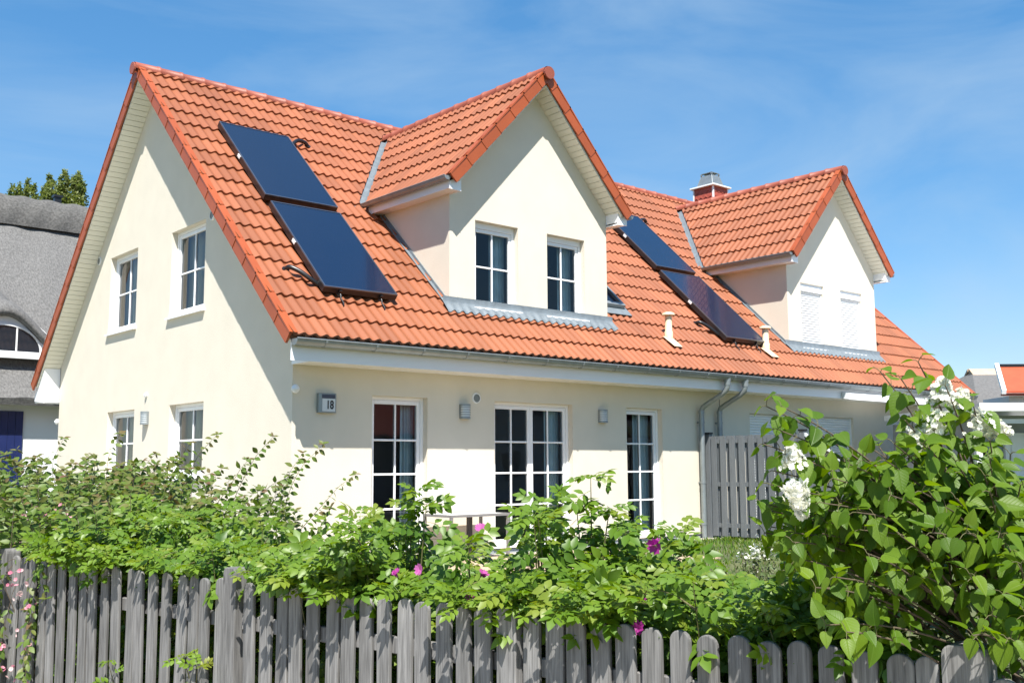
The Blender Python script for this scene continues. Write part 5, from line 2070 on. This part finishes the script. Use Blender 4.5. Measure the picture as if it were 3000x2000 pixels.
for _ in range(46):
    a_, d_ = rng.uniform(-20, 560), rng.uniform(8.8, 10.2)
    q_ = CAM + (fwd + rt * ((a_ - 1500) / 3051)) * d_
    z_ = 1.267 + (1366 - rng.uniform(1330, 1440)) / 3051 * d_ + rng.uniform(-.03, .1)
    LS.append(((q_.x + rng.normal() * .1, q_.y + rng.normal() * .1, z_ - rng.uniform(.3, .5)), (q_.x + rng.uniform(-.05, .2), q_.y + rng.uniform(-.2, .05), z_)))
for a, b_ in LS:
    a, b_ = np.array(a), np.array(b_)
    sd = rng.normal(size=3) * .05
    cs.append(np.array([a + (b_ - a) * t + sd * math.sin(3.14 * t) + np.array([.10, -.08, -.05]) * max(0, t - .7) for t in np.linspace(0, 1, 8)]))
ws = canes_foliage(wg, cs, 'weigela', [LEAF], .082, .046, .0, elev=(5, 45), rosette=5, opposite=True, droop=.5, stem_m='bark', stem_r=.004,
                   rnd_fn=lambda t, p: np.clip(.28 + .50 * t * rng.random() + .18 * (t > .85), 0, 1))
# branches hanging over the fence
cs = []
for _ in range(12):
    s = rng.uniform(4.05, 4.8)
    z1 = rng.uniform(-.5, .55)
    p0 = np.array(fpt(s, .12, .62)); p1 = np.array(fpt(s + .05, -.05, .74)); p2 = np.array(fpt(s + rng.normal() * .12, -.07 - rng.random() * .07, z1))
    cs.append(np.array([p0 * (1 - t) ** 2 + 2 * t * (1 - t) * p1 + p2 * t * t for t in np.linspace(0, 1, 7)]))
cs = [c for c in cs if True]
canes_foliage(wg, cs, 'weigela', [LEAF], .058, .050, .35, elev=(10, 50), rosette=4, opposite=True, droop=.35, stem_m='bark', stem_r=.003,
              rnd_fn=lambda t, p: np.clip(.2 + .5 * rng.random() + .25 * (rng.random() < .2), 0, 1))
pts = []
for _ in range(20):
    c = np.array(fpt(rng.uniform(4.0, 4.8), rng.uniform(-.12, -.05), rng.uniform(-.45, .95)))
    for k in range(rng.integers(2, 5)):
        pts.append(c + rng.normal(size=3) * .018)
for _ in range(26):
    c = np.array(fpt(rng.uniform(4.2, 5.6), rng.uniform(.05, .35), rng.uniform(.65, 1.02)))
    for k in range(rng.integers(2, 5)):
        pts.append(c + rng.normal(size=3) * .02)
flowers_obj('blossoms', np.array(pts), .015, M['palepink'], wg, face=(-.6, -.6, .4))

# --- lilac at the right
lc = thing('lilac_bush', 'tall lilac bush with big heart shaped leaves and white flower panicles on the right', 'bush', tuple(fpt(-1.75, .55, -.38)))
base = np.array(fpt(-1.80, .62, -.38))


def at(px, py, d):
    q = CAM + (fwd + rt * ((px - 1500) / 3051) - upv * ((py - 1000) / 3051)) * d
    return np.array(q)


# shoots end at measured places on the outside of the crown: (x, y in the photo's frame, distance)
TIPS = []
outline = [(2290, 1190, 3.3), (2300, 1330, 3.2), (2490, 1360, 3.2), (2580, 1090, 3.4), (2640, 1110, 3.3), (2690, 1060, 3.5), (2770, 1130, 3.3), (2850, 1180, 3.3), (2900, 1290, 3.2), (2960, 1330, 3.3), (2990, 1420, 3.2),
           (2260, 1420, 3.3), (2350, 1440, 3.2), (2440, 1400, 3.2), (2540, 1380, 3.2), (2620, 1300, 3.2), (2720, 1310, 3.2), (2800, 1350, 3.2), (2240, 1560, 3.4), (2330, 1560, 3.2), (2420, 1530, 3.2), (2510, 1500, 3.1), (2610, 1450, 3.1), (2700, 1440, 3.1), (2800, 1460, 3.1), (2900, 1440, 3.1),
           (2390, 1720, 3.1), (2450, 1690, 3.0), (2480, 1850, 2.95), (2420, 1830, 3.0), (2540, 1620, 3.0), (2640, 1570, 3.0), (2730, 1560, 3.0), (2830, 1560, 3.0), (2930, 1560, 3.0), (2990, 1650, 3.0), (3000, 1790, 2.95), (2950, 1870, 2.92), (3020, 1720, 3.0), (2905, 1800, 3.0), (2620, 1680, 3.1), (2720, 1690, 3.1), (2840, 1680, 3.0), (2940, 1740, 3.0), (2850, 1860, 2.9), (2560, 1770, 3.2), (2300, 1660, 3.4), (2245, 1190, 3.35), (2285, 1260, 3.3), (2235, 1300, 3.3), (2270, 1380, 3.35), (2225, 1470, 3.4)]
for (a, b_, d) in outline:
    TIPS.append((a, b_, d))
for _ in range(180):
    a = rng.uniform(2260, 3150)
    topy = np.interp(a, [2250, 2350, 2450, 2560, 2700, 2850, 3000, 3150], [1440, 1460, 1450, 1280, 1200, 1300, 1420, 1480])
    TIPS.append((a, rng.uniform(topy, 1640), rng.uniform(3.1, 3.9)))
leafsets = [[], [], [], [], []]
br_ = MB()
trunks = []
for k in range(7):
    a = rng.uniform(0, 6.28)
    top = base + np.array([math.cos(a) * .22, math.sin(a) * .30, rng.uniform(.9, 1.3)])
    b0 = base + np.array([math.cos(a) * .07, math.sin(a) * .07, 0])
    c_ = [b0 + (top - b0) * t + np.array([.03 * math.sin(5 * t + k), .03 * math.cos(4 * t + k), 0]) for t in np.linspace(0, 1, 7)]
    trunks.append(np.array(c_))
    br_.tube([Vector(p) for p in c_], [.022 - .011 * i / 6 for i in range(7)], 8)
pet = MB()
for (a, b_, d) in TIPS:
    tip = at(a, b_, d)
    # nearest trunk node below the tip
    best = min(((np.linalg.norm(q - tip) + 1.6 * max(0, q[2] - tip[2] + .28), q) for tr in trunks for q in tr[1:]), key=lambda z: z[0])[1]
    dirn = tip - best
    Lb = np.linalg.norm(dirn)
    mid = best + dirn * .55 + np.array([0, 0, .10 * Lb + .03])
    pts_ = np.array([best * (1 - t) ** 2 + 2 * t * (1 - t) * mid + tip * t * t for t in np.linspace(0, 1, 9)])
    br_.tube([Vector(p) for p in pts_], [.0055 - .0036 * i / 8 for i in range(9)], 6, cap=False)
    Ls = min(Lb, rng.uniform(.24, .42))
    npair = max(3, int(Ls / .062))
    az = rng.uniform(0, 6.28)
    for k in range(npair):
        t = 1 - (Ls / Lb) * (1 - k / (npair - 1)) if npair > 1 else 1
        f = t * 8
        i0 = min(int(f), 7)
        p = pts_[i0] + (pts_[i0 + 1] - pts_[i0]) * (f - i0)
        tg_ = norm(pts_[i0 + 1] - pts_[i0])
        az += 1.5708 + rng.normal() * .25
        u_ = norm(np.cross(tg_, np.array([.3, .2, 1.0])))
        w_ = np.cross(tg_, u_)
        for q in (0, math.pi):
            h = u_ * math.cos(az + q) + w_ * math.sin(az + q)
            pdir = norm(h + tg_ * .5 + UPZ * .25)
            pl_ = rng.uniform(.018, .032)
            lo = p + pdir * pl_
            pet.tube([Vector(p), Vector((p + lo) / 2 + np.array([0, 0, .004])), Vector(lo)], .0014, 4, cap=False)
            dr_ = rng.uniform(.35, 1.25) if k < npair - 1 else rng.uniform(-.1, .6)
            y_ = norm(h * .9 + tg_ * .25 - UPZ * dr_)
            zz = norm(h * .5 + UPZ * .8 + np.array([-.35, -.35, 0]) + rng.normal(size=3) * .38)
            leafsets[0].append(lo); leafsets[1].append(y_); leafsets[2].append(zz)
            leafsets[3].append(rng.uniform(.050, .086) * (.72 if k == npair - 1 else 1) * (.85 if k == 0 else 1))
            leafsets[4].append(np.clip(.05 + .7 * rng.random() + .3 * k / npair, 0, 1))
leaf_object('foliage', HEART, *leafsets, M['lilac'], lc, smooth=True)
br_.build('stems', M['bark'], lc)
pet.build('leaf_stalks', M['cane'], lc)


def panicle(p, ax, L, R0, n):
    p = np.array(p); ax = norm(np.array(ax))
    t = rng.random(n) ** .8
    a = rng.uniform(0, 6.283, n)
    u_ = norm(np.cross(ax, np.array([.3, .9, .1]))); w_ = np.cross(ax, u_)
    r_ = R0 * (1 - t * .75) * np.sqrt(rng.random(n)) * (1 + .25 * np.sin(t * 22))
    rad = u_ * np.cos(a)[:, None] + w_ * np.sin(a)[:, None]
    pts = p + ax * (t * L)[:, None] + rad * r_[:, None]
    z = norm(rad + ax * .3 + rng.normal(size=(n, 3)) * .3)
    y = np.cross(z, rng.normal(size=(n, 3)))
    return pts, y, z


FL4 = petal_flower(4, .5)
for (a, b_, d, axd, L, R0, n) in ((2325, 1410, 3.15, (.25, -.1, -1), .11, .045, 260), (2330, 1370, 3.2, (-.1, .1, .9), .07, .04, 150), (2750, 1215, 3.35, (-.5, .3, -.75), .15, .055, 340), (2760, 1180, 3.35, (.2, 0, .9), .08, .05, 200),
                                  (2845, 1235, 3.3, (.75, -.5, -.25), .13, .05, 280), (2800, 1200, 3.4, (.2, -.2, .6), .07, .045, 150), (2700, 1265, 3.35, (-.3, .2, -.9), .08, .04, 140)):
    p, y, z = panicle(at(a, b_, d), axd, L, R0, n)
    rn = rng.random(n)
    leaf_object('flower_panicle', FL4, p, y, z, rng.uniform(.008, .012, n), rn, M['whitef'], lc)

# --- lawn grass in the strip seen over the hedge
n_ = 16000
gx_ = rng.uniform(3.2, 13.5, n_); gy_ = -.42 - rng.random(n_) ** 1.3 * 5.2
ok_ = ~((gx_ < 5.3) & (gy_ > -2.9))
gx_, gy_ = gx_[ok_], gy_[ok_]
go_ = np.column_stack([gx_, gy_, [gz(a, b) - .003 for a, b in zip(gx_, gy_)]])
gd_ = np.column_stack([rng.normal(size=len(gx_)) * .35, rng.normal(size=len(gx_)) * .35, np.ones(len(gx_))])
gr_ = leaf_object('grass', leaf_tmpl(.10, .01, .15), go_, gd_, rng.normal(size=(len(gx_), 3)), rng.uniform(.04, .085, len(gx_)), rng.random(len(gx_)), M['rosa'])
tag(gr_, 'short green grass between the hedge and the house', 'grass', kind='stuff')

# --- a fine leaved shrub with white blossoms in front of the privacy screen
def blob_shrub(name, label, c, rx, ry, h, n, L, matn, ncane=60, white=0, parent_cat='bush', tm=SMALL, spread=None):
    c = np.array(c)
    t = thing(name, label, parent_cat, tuple(c))
    cs = []
    for _ in range(ncane):
        a = rng.uniform(0, 6.283); r_ = math.sqrt(rng.random())
        b0 = c + np.array([math.cos(a) * rx * .35 * r_, math.sin(a) * ry * .35 * r_, 0])
        tp = c + np.array([math.cos(a) * rx * r_, math.sin(a) * ry * r_, h * (1 - .45 * r_ ** 2) * rng.uniform(.6, 1.02)])
        m_ = b0 * .4 + tp * .6 + np.array([0, 0, .12 * h])
        cs.append(np.array([b0 * (1 - q) ** 2 + 2 * q * (1 - q) * m_ + tp * q * q for q in np.linspace(0, 1, 7)]))
    canes_foliage(t, cs, matn, [tm], L, L * .42, .12, elev=(15, 60), rosette=4, stem_r=.004, stem_m='bark')
    if white:
        pts = []
        for q in cs:
            if rng.random() < white:
                for _ in range(14):
                    pts.append(q[-1] + rng.normal(size=3) * .03)
        flowers_obj('blossoms', np.array(pts), .014, M['whitef'], t)
    return t


def gpt(px, py, d):
    q = at(px, py, d)
    return (q[0], q[1], gz(q[0], q[1]))


blob_shrub('spirea_bush', 'small shrub with white blossoms in front of the privacy screen', gpt(2200, 1500, 8.2), .55, .55, 1.02, 0, .042, 'shrub', 150, white=.3)
blob_shrub('privet_bush', 'fine leaved green shrub between the lilac and the spirea', gpt(2330, 1500, 6.6), .6, .6, 1.15, 0, .042, 'shrub', 170)
blob_shrub('barberry_bush', 'dark brownish small leaved shrub in the shade behind the lilac', gpt(2480, 1600, 5.2), .55, .55, 1.05, 0, .03, 'shrub', 150)
blob_shrub('barberry_bush', 'dense dark shrub at the right edge behind the lilac', gpt(2860, 1600, 4.6), .7, .6, 1.12, 0, .034, 'shrub', 170)
blob_shrub('barberry_bush', 'dark shrub filling the gap behind the right-hand pickets', gpt(2620, 1700, 4.1), .5, .45, .92, 0, .032, 'shrub', 130)


# --- poplars behind the thatched house
def tree(label, x, y, ztop, rad, n):
    gb = gz(x, y)
    t = thing('poplar_tree', label, 'tree', (x, y, gb), 'trees behind the thatched house')
    H = ztop - gb
    mb = MB()
    mb.tube([(x, y, gb), (x + .1, y, gb + H * .4), (x, y + .1, gb + H * .75), (x, y, gb + H * .97)], [.26, .18, .09, .02], 9)
    cl = []
    for k in range(46):
        f = rng.uniform(.35, .99)
        a = rng.uniform(0, 6.283)
        rr = rad * (1 - f ** 3) * rng.uniform(.3, 1) + .1
        q = np.array([x + math.cos(a) * rr, y + math.sin(a) * rr, gb + H * f])
        cl.append((q, rad * .30 * (1.15 - f * .65)))
        mb.tube([(x, y, gb + H * max(f - .12, .2)), tuple(q)], [.04 * (1.1 - f), .008], 5, cap=False)
    for k in range(5):                 # upright feathery spires
        a = rng.uniform(0, 6.283)
        rr = rad * rng.uniform(.1, .95)
        sx_, sy_ = x + math.cos(a) * rr, y + math.sin(a) * rr
        zt_ = ztop - (0 if k == 0 else rng.uniform(.05, .95))
        for j in range(9):
            cl.append((np.array([sx_ + rng.normal() * .05 * j ** .5, sy_ + rng.normal() * .05 * j ** .5, zt_ - .10 - .17 * j]), .085 + .030 * j))
    mb.build('trunk', M['bark'], t)
    w = np.array([c[1] for c in cl]); w = w / w.sum()
    idx = rng.choice(len(cl), n, p=w)
    C_ = np.array([cl[i][0] for i in idx]); S_ = np.array([cl[i][1] for i in idx])
    d = norm(rng.normal(size=(n, 3)))
    P = C_ + d * (S_ * rng.random(n) ** .5)[:, None] * np.array([1, 1, 1.5])
    leaf_object('crown', SMALL, P, rng.normal(size=(n, 3)), rng.normal(size=(n, 3)) + UPZ, rng.uniform(.10, .17, n), rng.random(n), M['poplar'], t)


tree('low poplar top at the left picture edge above the thatch', 6.35, 38.3, 14.25, .7, 7500)
tree('slim poplar top second from the left above the thatch', 7.1, 37.8, 14.55, .55, 6500)
tree('broad poplar top in the middle above the thatched ridge', 7.95, 36.9, 14.75, .55, 7500)
tree('tallest poplar top beside the small dark chimney', 8.8, 36.4, 14.95, .7, 8500)
tree('poplar top partly hidden by the orange roof edge', 9.75, 35.7, 14.55, .55, 7500)
